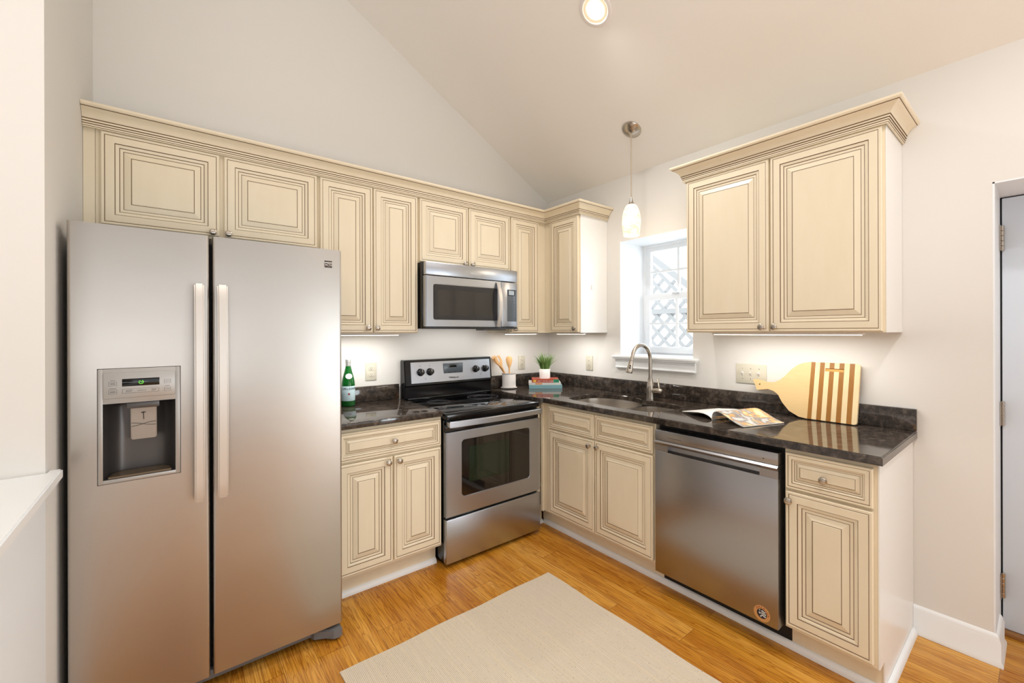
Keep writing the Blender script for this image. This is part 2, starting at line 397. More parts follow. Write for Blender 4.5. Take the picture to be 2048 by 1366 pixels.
mb = MB(); mb.box(X-.008, X+.006, yc+.009, yc-.009, 1.25, 1.64).box(X-.006, X+.004, y0-.05, y1+.05, 1.437, 1.453); mb.build('muntin', M['jamb'], lo)
mb = MB(); mb.box(X+.025, X+.028, y0-.05, y1+.05, 1.675, 2.02); mb.build('pane', M['pane'], up)
mb = MB(); mb.box(X-.003, X, y0-.058, y1+.058, 1.255, 1.635); mb.build('pane', M['pane'], lo)
mb = MB(); mb.box(X-.03, X-.012, yc+.03, yc-.03, 1.672, 1.682, bev=.003); mb.build('sash_lock', M['jamb'], lo)

# door in the recess
DX = .30
door = thing('door_1', 'white exterior door set deep in the right wall', 'door', (DX, -3.23, 0)); door['kind'] = 'structure'
MB().box(DX, DX+.038, DY0-.012, DY1+.012, .022, DZ1-.012, bev=.003).build('door_panel', mat('white_door_paint', (226, 234, 244), .4), door)
MB().box(DX+.012, DX+.04, DY0-.006, DY0-.012, .01, DZ1-.006).box(DX+.012, DX+.04, DY1+.012, DY0-.006, DZ1-.012, DZ1-.006).build('weatherstrip', M['rubber'], door)
MB().box(DX-.03, DX+.06, DY0-.006, DY1+.006, 0, .02, bev=.004).build('threshold', M['threshold'], door)
for za, zb in ((1.745, 1.86), (.95, 1.06), (.165, .277)):
    h = MB().box(DX-.045, DX-.002, DY0-.007, DY0-.0095, za, zb).build('hinge', M['nickel'], door)
    k = MB(); zz = za; st = (zb-za)/5
    for i in range(5): k.lathe([(.0068, 0), (.0075, .001), (.0075, st-.002), (.0068, st-.001)], (DX-.008, DY0-.0135, za+i*st), seg=12)
    k.build('hinge_barrel', M['nickel'], h)

# outside the window
structure('ground', MB().box(.5, 9, -6, 8, -.5, -.3), M['earth'])
lat = thing('lattice_fence', 'white diagonal lattice with sloping top board seen outside the window', 'fence', (2.0, -.3, -.3))
XF = 2.0
def latz(y): return 2.30 - (.30-y)*.80     # sloping top, falls to the right
mb = MB(); pitch = .135; wdt = .042
mb2 = MB()
for sgn, x0 in ((1, XF), (-1, XF+.012)):
    for k in range(-26, 30):
        c0 = k*pitch*1.4
        pts = []
        for i in range(60):
            y = 1.3 - i*.045; z = 1.0 + sgn*(y-0)+c0
            top = min(latz(y), 2.6)
            if .0 < z < top: pts.append((y, z))
        if len(pts) > 1:
            (ya, za), (yb, zb) = pts[0], pts[-1]; d = Vector((yb-ya, zb-za)).normalized(); nn = Vector((-d.y, d.x))*wdt/2
            (mb if sgn > 0 else mb2).prism([(ya+nn.x, za+nn.y), (yb+nn.x, zb+nn.y), (yb-nn.x, zb-nn.y), (ya-nn.x, za-nn.y)], 'x', x0, x0+.01)
mb.v += []; 
o_ = len(mb.v); mb.add(mb2.v, mb2.f, 0)
mb.build('lattice_slats', M['outside_white'], lat, smooth=False)
mb = MB(); mb.prism([(1.3, latz(1.3)), (-1.4, latz(-1.4)), (-1.4, latz(-1.4)+.09), (1.3, latz(1.3)+.09)], 'x', XF-.02, XF+.03); mb.build('cap_board', M['outside_white'], lat)
mb = MB(); mb.box(XF-.02, XF+.04, 1.3, -1.4, 1.60, 1.66); mb.build('cross_rail', M['outside_white'], lat)
for ya, yb in ((1.2, 1.3), (-1.4, -1.3)): MB().box(XF-.03, XF+.05, ya, yb, -.3, latz((ya+yb)/2)).build('post', M['outside_white'], lat)

# ------------------------------------------------------------------ cabinets
def ring_panel(mb, x0, x1, z0, z1, yf, thick=.019, k=None):
    """raised panel front; yf is the y of the face (negative depth)"""
    hm = min(x1-x0, z1-z0)/2
    if k is None: k = min(1., hm/.135)
    R = [(0, thick, 0), (0, .0035, 0), (.0035, 0, 0), (.0115, .0004, 0), (.0138, .0016, 1), (.016, .0002, 0), (.044, 0, 0), (.0465, .0035, 1),
         (.0525, .0042, 0), (.0585, .0062, 0), (.0610, .0085, 1), (.0715, .0088, 0), (.0738, .0098, 1), (.0965, .0032, 0), (.0990, .0042, 1), (.1010, .0028, 0)]
    vs = []; mi = []; fs = []
    for t, h, g in R:
        t = t*k if t > .02 else t*max(k, .8); t = min(t, hm*.97)
        vs += [(x0+t, yf+h, z0+t), (x1-t, yf+h, z0+t), (x1-t, yf+h, z1-t), (x0+t, yf+h, z1-t)]
    for j in range(len(R)-1):
        for i in range(4): q = (i+1) % 4; fs.append((j*4+i, j*4+q, (j+1)*4+q, (j+1)*4+i)); mi.append(R[j+1][2])
    n = (len(R)-1)*4; fs.append((n, n+1, n+2, n+3)); mi.append(0); fs.append((3, 2, 1, 0)); mi.append(0)
    mb.add(vs, fs, mi); return mb
def knob(parent, x, z, yf):
    mb = MB(); mb.lathe([(.007, 0), (.0055, .004), (.0055, .013), (.0135, .018), (.0155, .0215), (.0150, .0245), (.0105, .0275), (.004, .0285)], (x, yf-.0005, z), (0, -1, 0), 20)
    return mb.build('knob', M['nickel'], parent)
def front(parent, x0, x1, z0, z1, yf, kn=None, name='door', k=None):
    o = ring_panel(MB(), x0, x1, z0, z1, yf, k=k).build(name, [M['cream'], M['glaze']], parent, smooth=False)
    if kn: knob(o, kn[0], kn[1], yf)
    return o
def end_door(parent, *a, **kw): return front(parent, *a, **kw)

YU, YUB = -.3204, -.3012          # upper door face, upper box front
ZU0, ZU1, ZUB, ZUT = 1.376, 2.248, 1.376, 2.262
def upper(name, label, run, x0, x1, zb, doors, extra=None):
    t = thing(name, label, 'cabinet', ((x0+x1)/2, 0, zb), run)
    MB().box(x0, x1, -.0015, YUB, zb-.001, ZUT).build('cabinet_box', M['cream'], t, smooth=False)
    for d in doors: front(t, d[0], d[1], d[2], d[3], YU, d[4])
    return t
upper('wall_cabinet', 'short cream two-door cabinet above the refrigerator', 'A', -2.885, -2.0055, 1.84,
      [(-2.8687, -2.4538, 1.850, ZU1, (-2.481, 1.866)), (-2.4353, -2.0138, 1.850, ZU1, (-2.419, 1.866))])
ob = thing('filler_strip', 'narrow cream filler strip between the alcove wall and the cabinet over the refrigerator', 'filler strip', (-2.904, 0, 1.77), 'A')
MB().box(XL+.001, -2.886, -.0015, YUB-.004, 1.77, ZUT).build('strip', M['cream'], ob)
upper('wall_cabinet', 'tall cream two-door wall cabinet between refrigerator and microwave', 'A', -2.0045, -1.4095, ZUB,
      [(-1.997, -1.7055, ZU0+.004, ZU1, (-1.737, 1.409)), (-1.699, -1.4171, ZU0+.004, ZU1, (-1.683, 1.409))])
upper('wall_cabinet', 'short cream two-door cabinet above the microwave', 'A', -1.4085, -.6655, 1.832,
      [(-1.4013, -1.0395, 1.8395, ZU1, (-1.070, 1.856)), (-1.0305, -.6725, 1.8395, ZU1, (-1.009, 1.856))])
tc = upper('wall_cabinet', 'narrow one-door cream wall cabinet right of the microwave', 'A', -.6645, -.3022, ZUB,
      [(-.6588, -.3865, ZU0+.004, ZU1, (-.632, 1.404))])
tb = upper('wall_cabinet', 'narrow cream corner wall cabinet with pale side, left of the window', 'B', .0015, .689, ZUB,
      [(.3803, .6815, ZU0+.004, ZU1, (.651, 1.406))])
MB().box(.6895, .693, -.0015, -.300, ZUB-.001, ZUT).build('side_panel', M['creamside'], tb, label='pale side panel')
MB().box(.693, .6975, -.175, -.187, 1.70, 1.735, bev=.001).build('side_bracket', M['white'], tb)
tr = upper('wall_cabinet', 'wide cream two-door wall cabinet right of the window', 'B', 1.5435, 2.4510, ZUB,
      [(1.5512, 1.9955, ZU0+.004, ZU1, (1.966, 1.403)), (2.0045, 2.4425, ZU0+.004, ZU1, (2.027, 1.403))])
MB().box(2.4515, 2.455, -.0015, -.300, ZUB-.001, ZUT).build('side_panel', M['creamside'], tr, label='pale side panel')

CP = [(0, 0), (.007, 0), (.007, .0035), (.0085, .0055), (.0085, .012), (.011, .0145), (.011, .0205), (.0145, .0235), (.0145, .031), (.0175, .034),
      (.021, .043), (.028, .054), (.038, .063), (.050, .069), (.052, .0715), (.056, .073), (.060, .079), (.060, .088), (0, .088)]
CM = [0, 0, 1, 0, 1, 0, 1, 0, 1, 0, 0, 0, 0, 1, 0, 0, 0, 0]
zc = 2.2495
cr = thing('crown_molding', 'long cream crown molding with brown glaze lines, turning the corner over the left cabinets', 'molding', (-1.5, -.3, zc))
MB().sweep([(XL+.001, YUB-.0195), (YUB-.0195, YUB-.0195), (YUB-.0195, -.6985), (-.001, -.6985)], [(0, -1), (-1, 0), (0, -1)], [(o, z+zc) for o, z in CP], CM).build('crown_profile', [M['cream'], M['glaze']], cr)
cr2 = thing('crown_molding', 'short cream crown molding on top of the cabinet right of the window', 'molding', (-.3, -2.0, zc))
MB().sweep([(-.001, -1.5405), (YUB-.0195, -1.5405), (YUB-.0195, -2.458), (-.001, -2.458)], [(0, 1), (-1, 0), (0, -1)], [(o, z+zc) for o, z in CP], CM).build('crown_profile', [M['cream'], M['glaze']], cr2)

# base cabinets
YB, YBB, YK = -.6366, -.6175, -.545
def base(name, label, run, x0, x1, hollow=False):
    t = thing(name, label, 'cabinet', ((x0+x1)/2, 0, 0), run)
    if hollow:
        MB().box(x0, x1, -.597, YBB, .128, .8895).box(x0, x0+.016, -.0015, -.597, .128, .8895).box(x1-.016, x1, -.0015, -.597, .128, .8895).box(x0+.016, x1-.016, -.0015, -.597, .128, .146).build('cabinet_box', M['cream'], t, smooth=False)
    else: MB().box(x0, x1, -.0015, YBB, .128, .8895).build('cabinet_box', M['cream'], t, smooth=False)
    MB().box(x0, x1, -.05, YK, .0, .1275).build('toe_kick', M['cream'], t, smooth=False)
    return t
t = base('base_cabinet', 'cream base cabinet with one drawer and two doors, between refrigerator and stove', 'A', -2.003, -1.4145)
front(t, -1.9955, -1.4224, .7225, .871, YB, (-1.709, .797), 'drawer')
front(t, -1.9955, -1.7135, .145, .7103, YB, (-1.742, .684)); front(t, -1.7055, -1.4224, .145, .7103, YB, (-1.681, .684))
t = base('base_cabinet', 'cream sink base cabinet with two doors below two blank drawer fronts', 'B', .64, 1.543, True)
MB().box(.619, .6395, -.52, -.6355, .128, .8895).box(.5455, .6395, -.5, -.546, 0, .1275).build('corner_filler', M['cream'], t)
front(t, .7028, 1.1125, .7225, .871, YB, None, 'drawer_front'); front(t, 1.1209, 1.5331, .7225, .871, YB, None, 'drawer_front')
front(t, .7028, 1.1125, .145, .7103, YB, (1.083, .676)); front(t, 1.1209, 1.5331, .145, .7103, YB, (1.149, .679))
t = base('base_cabinet', 'narrow cream base cabinet with one drawer and one door, right of the dishwasher', 'B', 2.176, 2.4865)
front(t, 2.1814, 2.4749, .7225, .871, YB, (2.323, .792), 'drawer'); front(t, 2.1814, 2.4749, .145, .7103, YB, (2.199, .675))
MB().box(2.487, 2.4915, -.0015, -.6195, .128, .8895).box(2.487, 2.4915, -.0015, -.548, 0, .128).build('side_panel', M['creamside'], t, label='pale side panel')
# shoe mouldings
def shoe(name, path, norms, lab):
    structure(name, MB().sweep(path, norms, [(0, 0), (.017, 0), (.0165, .012), (.013, .02), (.010, .024), (.005, .028), (0, .0295)], [0]*6), M['trim'], label=lab)
# filler between range and corner on run A
fl = thing('corner_filler_panel', 'plain cream filler panel beside the stove in the corner', 'filler panel', (-.655, -.6, 0), 'A')
MB().box(-.673, -.6405, -.03, -.617, .128, .8895).box(-.673, -.5635, -.03, -.547, 0, .127).build('panel', M['cream'], fl)
shoe('trim_7', [(-.6715, -.5475), (-.5645, -.5475)], [(0, -1)], 'white quarter round in the corner beside the stove')
shoe('trim_5', [(-2.003, YK), (-1.4145, YK)], [(0, -1)], 'white quarter round along the toe kick left of the stove')
shoe('trim_6', [(YK-.001, -.56), (YK-.001, -2.492), (-.024, -2.492)], [(-1, 0), (0, -1)], 'white quarter round along the right base cabinets')

# countertops
ZC0, ZC1, YC = .8905, .923, -.648
ct = thing('countertop', 'dark granite countertop with backsplash left of the stove', 'countertop', (-1.71, 0, ZC0), 'A')
MB().box(-2.012, -1.4165, -.0015, YC, ZC0, ZC1, bev=.005, seg=3).build('slab', M['granite'], ct)
MB().box(-2.012, -1.4165, -.0015, -.021, ZC1+.0003, 1.0235, bev=.0025).build('backsplash', M['granite'], ct)
sink_out = [(-.52, -.791), (-.47, -.758), (-.413, -.738), (-.35, -.727), (-.295, -.727), (-.25, -.738), (-.216, -.757), (-.185, -.788), (-.16, -.826), (-.142, -.87), (-.132, -.917), (-.129, -.965),
            (-.131, -1.013), (-.142, -1.065), (-.165, -1.114), (-.186, -1.14), (-.205, -1.16), (-.196, -1.178), (-.188, -1.2), (-.184, -1.244), (-.183, -1.30), (-.185, -1.356), (-.19, -1.41), (-.206, -1.455), (-.24, -1.478),
            (-.284, -1.489), (-.351, -1.495), (-.42, -1.492), (-.48, -1.478), (-.525, -1.45), (-.545, -1.40), (-.552, -1.33), (-.554, -1.267), (-.554, -1.18), (-.553, -1.093), (-.552, -1.0), (-.55, -.92), (-.542, -.84)]
ct2 = thing('countertop', 'long dark granite countertop holding the sink, from the stove corner to the right end', 'countertop', (-.35, -1.2, ZC0))
outer = [(-.673, -.0015), (-.0015, -.0015), (-.0015, -2.506), (YC, -2.506), (YC, -.66), (-.66, YC), (-.673, YC)]
def slab_hole(mb, outer, hole, z0, z1, bev=.005):
    b = bmesh.new()
    def loop(pts, z): return [b.verts.new((x, y, z)) for x, y in pts]
    top_o = loop(outer, z1); top_h = loop(hole, z1); bot_o = loop(outer, z0); bot_h = loop(hole, z0)
    edges = []
    for L in (top_o, top_h):
        for i in range(len(L)): edges.append(b.edges.new((L[i], L[(i+1) % len(L)])))
    bmesh.ops.triangle_fill(b, use_beauty=True, use_dissolve=False, edges=edges)
    e2 = []
    for L in (bot_o, bot_h):
        for i in range(len(L)): e2.append(b.edges.new((L[i], L[(i+1) % len(L)])))
    bmesh.ops.triangle_fill(b, use_beauty=True, use_dissolve=False, edges=e2)
    for A, B in ((top_o, bot_o), (top_h, bot_h)):
        for i in range(len(A)): j = (i+1) % len(A); b.faces.new((A[i], A[j], B[j], B[i]))
    bmesh.ops.recalc_face_normals(b, faces=b.faces)
    es = [e for e in b.edges if e.is_valid and len(e.link_faces) == 2 and abs(e.verts[0].co.z-z1) < 1e-6 and abs(e.verts[1].co.z-z1) < 1e-6 and abs(e.link_faces[0].normal.z-e.link_faces[1].normal.z) > .5]
    bmesh.ops.bevel(b, geom=es, offset=bev, segments=3, affect='EDGES')
    mb.bm(b); return mb
slab_hole(MB(), outer, sink_out, ZC0, ZC1).build('slab', M['granite'], ct2)
MB().box(-.673, -.0215, -.0015, -.021, ZC1+.0003, 1.0235, bev=.0025).build('backsplash', M['granite'], ct2)
MB().box(-.021, -.0015, -.0015, -2.506, ZC1+.0003, 1.0235, bev=.0025).build('backsplash', M['granite'], ct2)

# sink
sk = thing('kitchen_sink', 'stainless undermount double bowl sink set in the dark granite', 'sink', (-.34, -1.11, .70))
def bowl(poly, depth):
    cx = sum(p[0] for p in poly)/len(poly); cy = sum(p[1] for p in poly)/len(poly)
    lv = [(1.03, .8895), (1.0, .8895), (.985, .86), (.96, .8895-depth+.03), (.90, .8895-depth+.004), (.2, .8895-depth), (.1, .8895-depth-.002)]
    vs = []; fs = []; n = len(poly)
    for s_, z in lv: vs += [(cx+(x-cx)*s_, cy+(y-cy)*s_, z) for x, y in poly]
    for j in range(len(lv)-1):
        for i in range(n): k = (i+1) % n; fs.append((j*n+i, j*n+k, (j+1)*n+k, (j+1)*n+i))
    fs.append(tuple((len(lv)-1)*n+i for i in range(n)))
    return MB().add(vs, fs), (cx, cy, .8895-depth)
def rrect(x0, x1, y0, y1, r, n=6):
    out = []
    for cx, cy, a in ((x1-r, y1-r, 0), (x0+r, y1-r, 90), (x0+r, y0+r, 180), (x1-r, y0+r, 270)):
        for i in range(n+1): t = math.radians(a+90*i/n); out.append((cx+r*math.cos(t), cy+r*math.sin(t)))
    return out
big = [p for p in sink_out if p[1] > -1.15] ; big = big + [(-.26, -1.19), (-.42, -1.195), (-.53, -1.17)]
big = [(-.52, -.791), (-.47, -.758), (-.413, -.738), (-.35, -.727), (-.295, -.727), (-.25, -.738), (-.216, -.757), (-.185, -.788), (-.16, -.826), (-.142, -.87), (-.132, -.917), (-.129, -.965), (-.131, -1.013), (-.142, -1.065),
       (-.165, -1.114), (-.195, -1.15), (-.24, -1.172), (-.32, -1.18), (-.42, -1.18), (-.49, -1.175), (-.53, -1.15), (-.55, -1.10), (-.553, -1.0), (-.55, -.92), (-.542, -.84)]
b1, c1 = bowl(big, .20); b1.build('large_bowl', M['steelsink'], sk, fix=False)
small = rrect(-.552, -.185, -1.492, -1.205, .07); b2, c2 = bowl(small, .17); b2.build('small_bowl', M['steelsink'], sk, fix=False)
MB().box(-.53, -.2, -1.1825, -1.2025, .80, .8885, bev=.004).build('divider', M['steelsink'], sk)
for c in (c1, c2): MB().lathe([(.045, .001), (.045, .004), (.03, .004), (.028, .0015), (.004, .0015)], c, seg=24).build('drain', M['chrome'], sk)

# faucet
FX, FY = -.128, -1.172
fa = thing('faucet', 'brushed nickel gooseneck faucet behind the sink', 'faucet', (FX, FY, ZC1))
MB().lathe([(.029, .0005), (.029, .004), (.0275, .012), (.0265, .05), (.0265, .075), (.024, .095), (.019, .115), (.016, .135), (.0155, .142)], (FX, FY, ZC1), seg=28).build('base', M['nickel'], fa)
ux, uy = -.992, .12
def fp(u, z): return (FX+ux*u, FY+uy*u, z)
pts = [fp(0, 1.055), fp(0, 1.10), fp(0, 1.15), fp(0, 1.185)] + [fp(.088-.088*math.cos(a), 1.19+.102*math.sin(a)) for a in [math.radians(d) for d in range(8, 160, 9)]]
pts += [fp(.177, 1.205), fp(.181, 1.192)]
MB().tube(pts, .0125, 16).build('spout', M['nickel'], fa)
a, b_ = Vector(fp(.182, 1.190)), Vector(fp(.203, 1.113)); ax = (b_-a).normalized(); L = (b_-a).length
hd = MB().lathe([(.0125, 0), (.0145, .001), (.0145, .008), (.017, .03), (.0215, .062), (.0225, L-.006), (.021, L), (.016, L-.001)], a, ax, 24).build('spray_head', M['nickel'], fa)
side = Vector((-.62, .78, 0)).cross(ax).normalized(); nrm = ax.cross(Vector((0, 1, 0))).normalized()
nv = (Vector((-2.63, -2.88, 1.2))-a); nv = (nv-ax*nv.dot(ax)).normalized()
bt = MB(); cc_ = a+ax*.036+nv*.0165
bt.lathe([(.006, -.004), (.006, .0015), (.0045, .003)], cc_, nv, 14).lathe([(.006, -.004), (.006, .0025), (.0045, .004)], cc_+ax*.014+nv*.0022, nv, 14).build('spray_button', M['blackplastic'], hd)
lv = MB().lathe([(.020, .015), (.0205, .03), (.0205, .055), (.0195, .072), (.015, .084), (.006, .089)], (FX, FY, ZC1+.058), (.12, -1, .02), 22).build('valve_body', M['nickel'], fa)
MB().tube([(FX+.004, FY-.066, ZC1+.07), (FX+.012, FY-.058, ZC1+.092), (FX+.03, FY-.042, ZC1+.118), (FX+.042, FY-.032, ZC1+.136)], [.0068, .006, .005, .0048], 12).build('lever', M['nickel'], lv)

# ------------------------------------------------------------------ refrigerator
FX0, FX1, FYF, FZ0, FZ1 = -2.899, -2.0385, -.85, .066, 1.752
DB = -.752
GX0, GX1 = -2.5225, -2.5125
fg = thing('refrigerator', 'large stainless side-by-side refrigerator with ice and water dispenser', 'refrigerator', (-2.47, 0, 0), 'A')
MB().box(FX0+.006, FX1-.006, -.05, DB+.006, .03, FZ1-.012, bev=.004).build('body', M['fridgeside'], fg)
def rr(x0, x1, y0, y1, z0, z1, ra, rb):
    """plan of a door slab: rounded front corners; ra, rb radius left/right"""
    p = [(x0, y1)]
    p += [(x0, y0+ra)] if ra == 0 else [(x0+ra-ra*math.cos(t), y0+ra-ra*math.sin(t)) for t in [math.pi/2*i/6 for i in range(7)]]
    p += [(x1, y0+rb)] if rb == 0 else [(x1-rb+rb*math.sin(t), y0+rb-rb*math.cos(t)) for t in [math.pi/2*i/6 for i in range(7)]]
    p += [(x1, y1)]
    return p
HX0, HX1, HZ0, HZ1 = -2.826, -2.611, .867, 1.257
mb = MB(); r = .009
mb.prism(rr(FX0, HX0, FYF, DB, 0, 0, r, 0), 'z', FZ0, FZ1)
mb.prism(rr(HX1, GX0, FYF, DB, 0, 0, 0, r), 'z', FZ0, FZ1)
mb.box(HX0, HX1, FYF, DB, FZ0, HZ0).box(HX0, HX1, FYF, DB, HZ1, FZ1)
d1 = mb.build('freezer_door', M['steel'], fg)
mb = MB(); mb.prism(rr(GX1, FX1, FYF, DB, 0, 0, r, r), 'z', FZ0, FZ1, bev=.002); d2 = mb.build('fridge_door', M['steel'], fg)
def fhandle(parent, x0, x1):
    zs = [(.753+(1.564-.753)*i/24) for i in range(25)]; poly = []
    for z in zs:
        s_ = (z-.753)/(1.564-.753)*2-1; e = .895+.022*(1-s_*s_); e -= .006*max(0, (abs(s_)-.93)/.07)**2
        poly.append((-e, z))
    inner = [(-e_+(-1)*-.0, z) for e_, z in []]
    inner = [(y+.016, z) for y, z in poly]
    return MB().prism(poly+inner[::-1], 'x', x0, x1, bev=.005, seg=3).box(x0+.004, x1-.004, -.8495, -.885, .765, .80).box(x0+.004, x1-.004, -.8495, -.885, 1.515, 1.55).build('handle', M['satin'], parent)
fhandle(d1, -2.570, -2.540); fhandle(d2, -2.5005, -2.4675)
# dispenser
mb = MB()
def frame4(mb, x0, x1, z0, z1, ix0, ix1, iz0, iz1, ya, yb, mi=0, bev=.003):
    mb.box(x0, ix0, ya, yb, z0, z1, mi, bev).box(ix1, x1, ya, yb, z0, z1, mi, bev).box(ix0-.002, ix1+.002, ya, yb, z0, iz0, mi, bev).box(ix0-.002, ix1+.002, ya, yb, iz1, z1, mi, bev)
frame4(mb, HX0-.001, HX1+.001, HZ0-.001, HZ1+.001, -2.814, -2.6245, .880, 1.140, FYF-.005, DB+.02)
mb.box(-2.816, -2.622, FYF-.004, DB+.02, 1.139, 1.246)
disp = mb.build('dispenser_frame', M['silver'], d1)
mb = MB(); frame4(mb, HX0-.0025, HX1+.0025, HZ0-.0025, HZ1+.0025, HX0+.0, HX1-.0, HZ0+.0, HZ1-.0, FYF-.0008, FYF+.01, bev=0); mb.build('dispenser_seam', M['ink'], d1)
mb = MB(); mb.box(-2.814, -2.6245, FYF-.0085, FYF-.003, 1.156, 1.244, bev=.003); mb.build('control_panel', M['silver'], d1)
mb = MB(); mb.box(-2.7665, -2.668, FYF-.0095, FYF-.006, 1.196, 1.222, bev=.001); mb.build('display', M['lcd'], d1)
mb = MB(); mb.tube([(-2.717+.006*math.cos(a), FYF-.0098, 1.2085+.006*math.sin(a)) for a in [math.radians(120+x) for x in range(0, 301, 30)]], .0009, 6); mb.tube([(-2.719, FYF-.0098, 1.213), (-2.715, FYF-.0098, 1.207), (-2.7125, FYF-.0098, 1.2145)], .0008, 6); mb.build('indicator', M['green_led'], d1)
mb = MB(); yp = FYF-.0088
def outline(mb, x0, x1, z0, z1, w_=.0006):
    mb.box(x0, x1, yp, yp+.001, z0, z0+w_).box(x0, x1, yp, yp+.001, z1-w_, z1).box(x0, x0+w_, yp, yp+.001, z0, z1).box(x1-w_, x1, yp, yp+.001, z0, z1)
outline(mb, -2.800, -2.779, 1.2, 1.213); outline(mb, -2.800, -2.779, 1.172, 1.186); outline(mb, -2.766, -2.670, 1.172, 1.187); outline(mb, -2.655, -2.637, 1.2, 1.213); outline(mb, -2.655, -2.637, 1.172, 1.186)
for x0, x1, z in ((-2.796, -2.783, 1.2075), (-2.796, -2.783, 1.2045), (-2.796, -2.783, 1.18), (-2.797, -2.782, 1.177), (-2.798, -2.781, 1.19), (-2.796, -2.783, 1.217), (-2.757, -2.74, 1.181), (-2.757, -2.742, 1.177), (-2.727, -2.704, 1.179), (-2.69, -2.676, 1.181), (-2.69, -2.678, 1.177), (-2.652, -2.64, 1.206), (-2.652, -2.64, 1.179), (-2.653, -2.64, 1.19)):
    mb.box(x0, x1, yp, yp+.001, z, z+.0011)
mb.build('button_markings', M['ink'], d1)
# cavity, curved
mb = MB(); n = 24; vs = []; fs = []
for zz, kk in ((.8805, 1), (.90, 1), (1.1395, 1)):
    for i in range(n+1):
        t = i/n; x = -2.8135+t*(.1885); s_ = 2*t-1
        dpt = .088*(1-abs(s_)**5)**.6
        vs.append((x, FYF-.003+dpt*kk, zz))
for j in range(2):
    for i in range(n): fs.append((j*(n+1)+i, j*(n+1)+i+1, (j+1)*(n+1)+i+1, (j+1)*(n+1)+i))
fs.append(tuple(range(n+1))); fs.append(tuple(2*(n+1)+i for i in range(n+1)))
mb.add(vs, fs); mb.build('dispenser_recess', M['darksilver'], d1, fix=False)
mb = MB(); mb.prism([(-2.802, FYF), (-2.636, FYF), (-2.64, FYF+.05), (-2.66, FYF+.074), (-2.72, FYF+.08), (-2.778, FYF+.074), (-2.798, FYF+.05)], 'z', .881, .8865); mb.build('drip_tray', mat('brown_stained_tray', (120, 104, 84), .4, .5), d1)
mb = MB(); mb.prism([(FYF+.030, 1.128), (FYF+.052, .998), (FYF+.062, .998), (FYF+.045, 1.128)], 'x', -2.7475, -2.677, bev=.003)
pd = mb.build('paddle', M['silver'], d1)
mb = MB(); mb.box(-2.758, -2.668, FYF+.008, FYF+.075, 1.115, 1.139, bev=.004); mb.build('nozzle_housing', M['darksilver'], d1)
mb = MB()
def onpad(x, z): return (x, FYF+.030+(1.128-z)/(1.128-.998)*.022-.0012, z)
for ph in (0, 1): mb.tube([onpad(-2.745+.066*i/10, 1.053+(.006 if ph else -.006)*math.cos(i/10*math.pi*1.1)) for i in range(11)], .0007, 5)
mb.tube([onpad(-2.7135, 1.098), onpad(-2.7125, 1.07)], .0012, 5).tube([onpad(-2.719, 1.095), onpad(-2.707, 1.096)], .0016, 5)
mb.build('paddle_emblem', M['ink'], pd)
# badge on the right door
bd = MB().box(-2.1105, -2.0795, FYF-.0022, FYF+.001, 1.670, 1.7005, bev=.0008).build('badge', mat('dark_brown_badge', (70, 60, 54), .35, .3), d2)
mb = MB(); yb = FYF-.0026
mb.box(-2.1105, -2.0795, yb, yb+.002, 1.6895, 1.6935)
for sg in (1, -1): mb.tube([(-2.110+.030*i/12, yb, 1.6815+sg*.0042*math.sin(i/12*5.2-1.1)) for i in range(13)], .0008, 5)
mb.build('badge_waves', M['satin'], bd)
# base grille and feet
mb = MB(); mb.box(FX0+.02, FX1-.03, -.70, -.80, .02, .058, bev=.006); gr = mb.build('base_grille', M['grille'], fg)
mb = MB(); mb.prism([(-2.16, -.795), (-2.06, -.800), (-2.043, -.812), (-2.043, -.86), (-2.055, -.868), (-2.08, -.865), (-2.11, -.835), (-2.15, -.815)], 'z', .012, .052, bev=.004); mb.build('hinge_cover', M['grille'], fg)
for x, y in ((-2.09, -.70), (-2.85, -.70), (-2.09, -.12), (-2.85, -.12)): MB().lathe([(.018, 0), (.018, .03)], (x, y, .0005)).build('levelling_foot', M['blackplastic'], fg)
mb = MB(); mb.box(GX0+.001, GX1-.001, DB-.03, DB+.01, FZ0, FZ1-.02); mb.build('door_gasket', M['rubber'], fg)

# ------------------------------------------------------------------ stove
RX0, RX1, RF = -1.4085, -.6805, -.6655
sv = thing('stove', 'freestanding stainless electric stove with black glass cooktop', 'stove', ((RX0+RX1)/2, 0, 0), 'A')
MB().box(RX0+.003, RX1-.003, -.03, -.632, .03, .862, bev=.003).build('body', M['black'], sv)
mb = MB(); mb.box(RX0, RX1, -.075, -.667, .866, .9045, bev=.012, seg=4); mb.build('cooktop', M['black'], sv)
gt = MB().box(RX0+.022, RX1-.022, -.10, -.640, .9035, .9062, bev=.001).build('glass_top', M['blackglass'], sv)
def ringm(cx, cy, r1, r2): return MB().lathe([(r1, 0), (r1, .0006), (r2, .0006), (r2, 0)], (cx, cy, .9061), seg=48, cap0=False, cap1=False)
for cx, cy, rr_ in ((-1.225, -.505, .115), (-1.225, -.235, .078), (-.865, -.235, .115), (-.865, -.505, .078)):
    o = ringm(cx, cy, rr_, rr_-.006).build('burner_ring', M['ringgrey'], gt)
    ringm(cx, cy, rr_*.62, rr_*.62-.0015).build('inner_ring', M['ringgrey'], o)
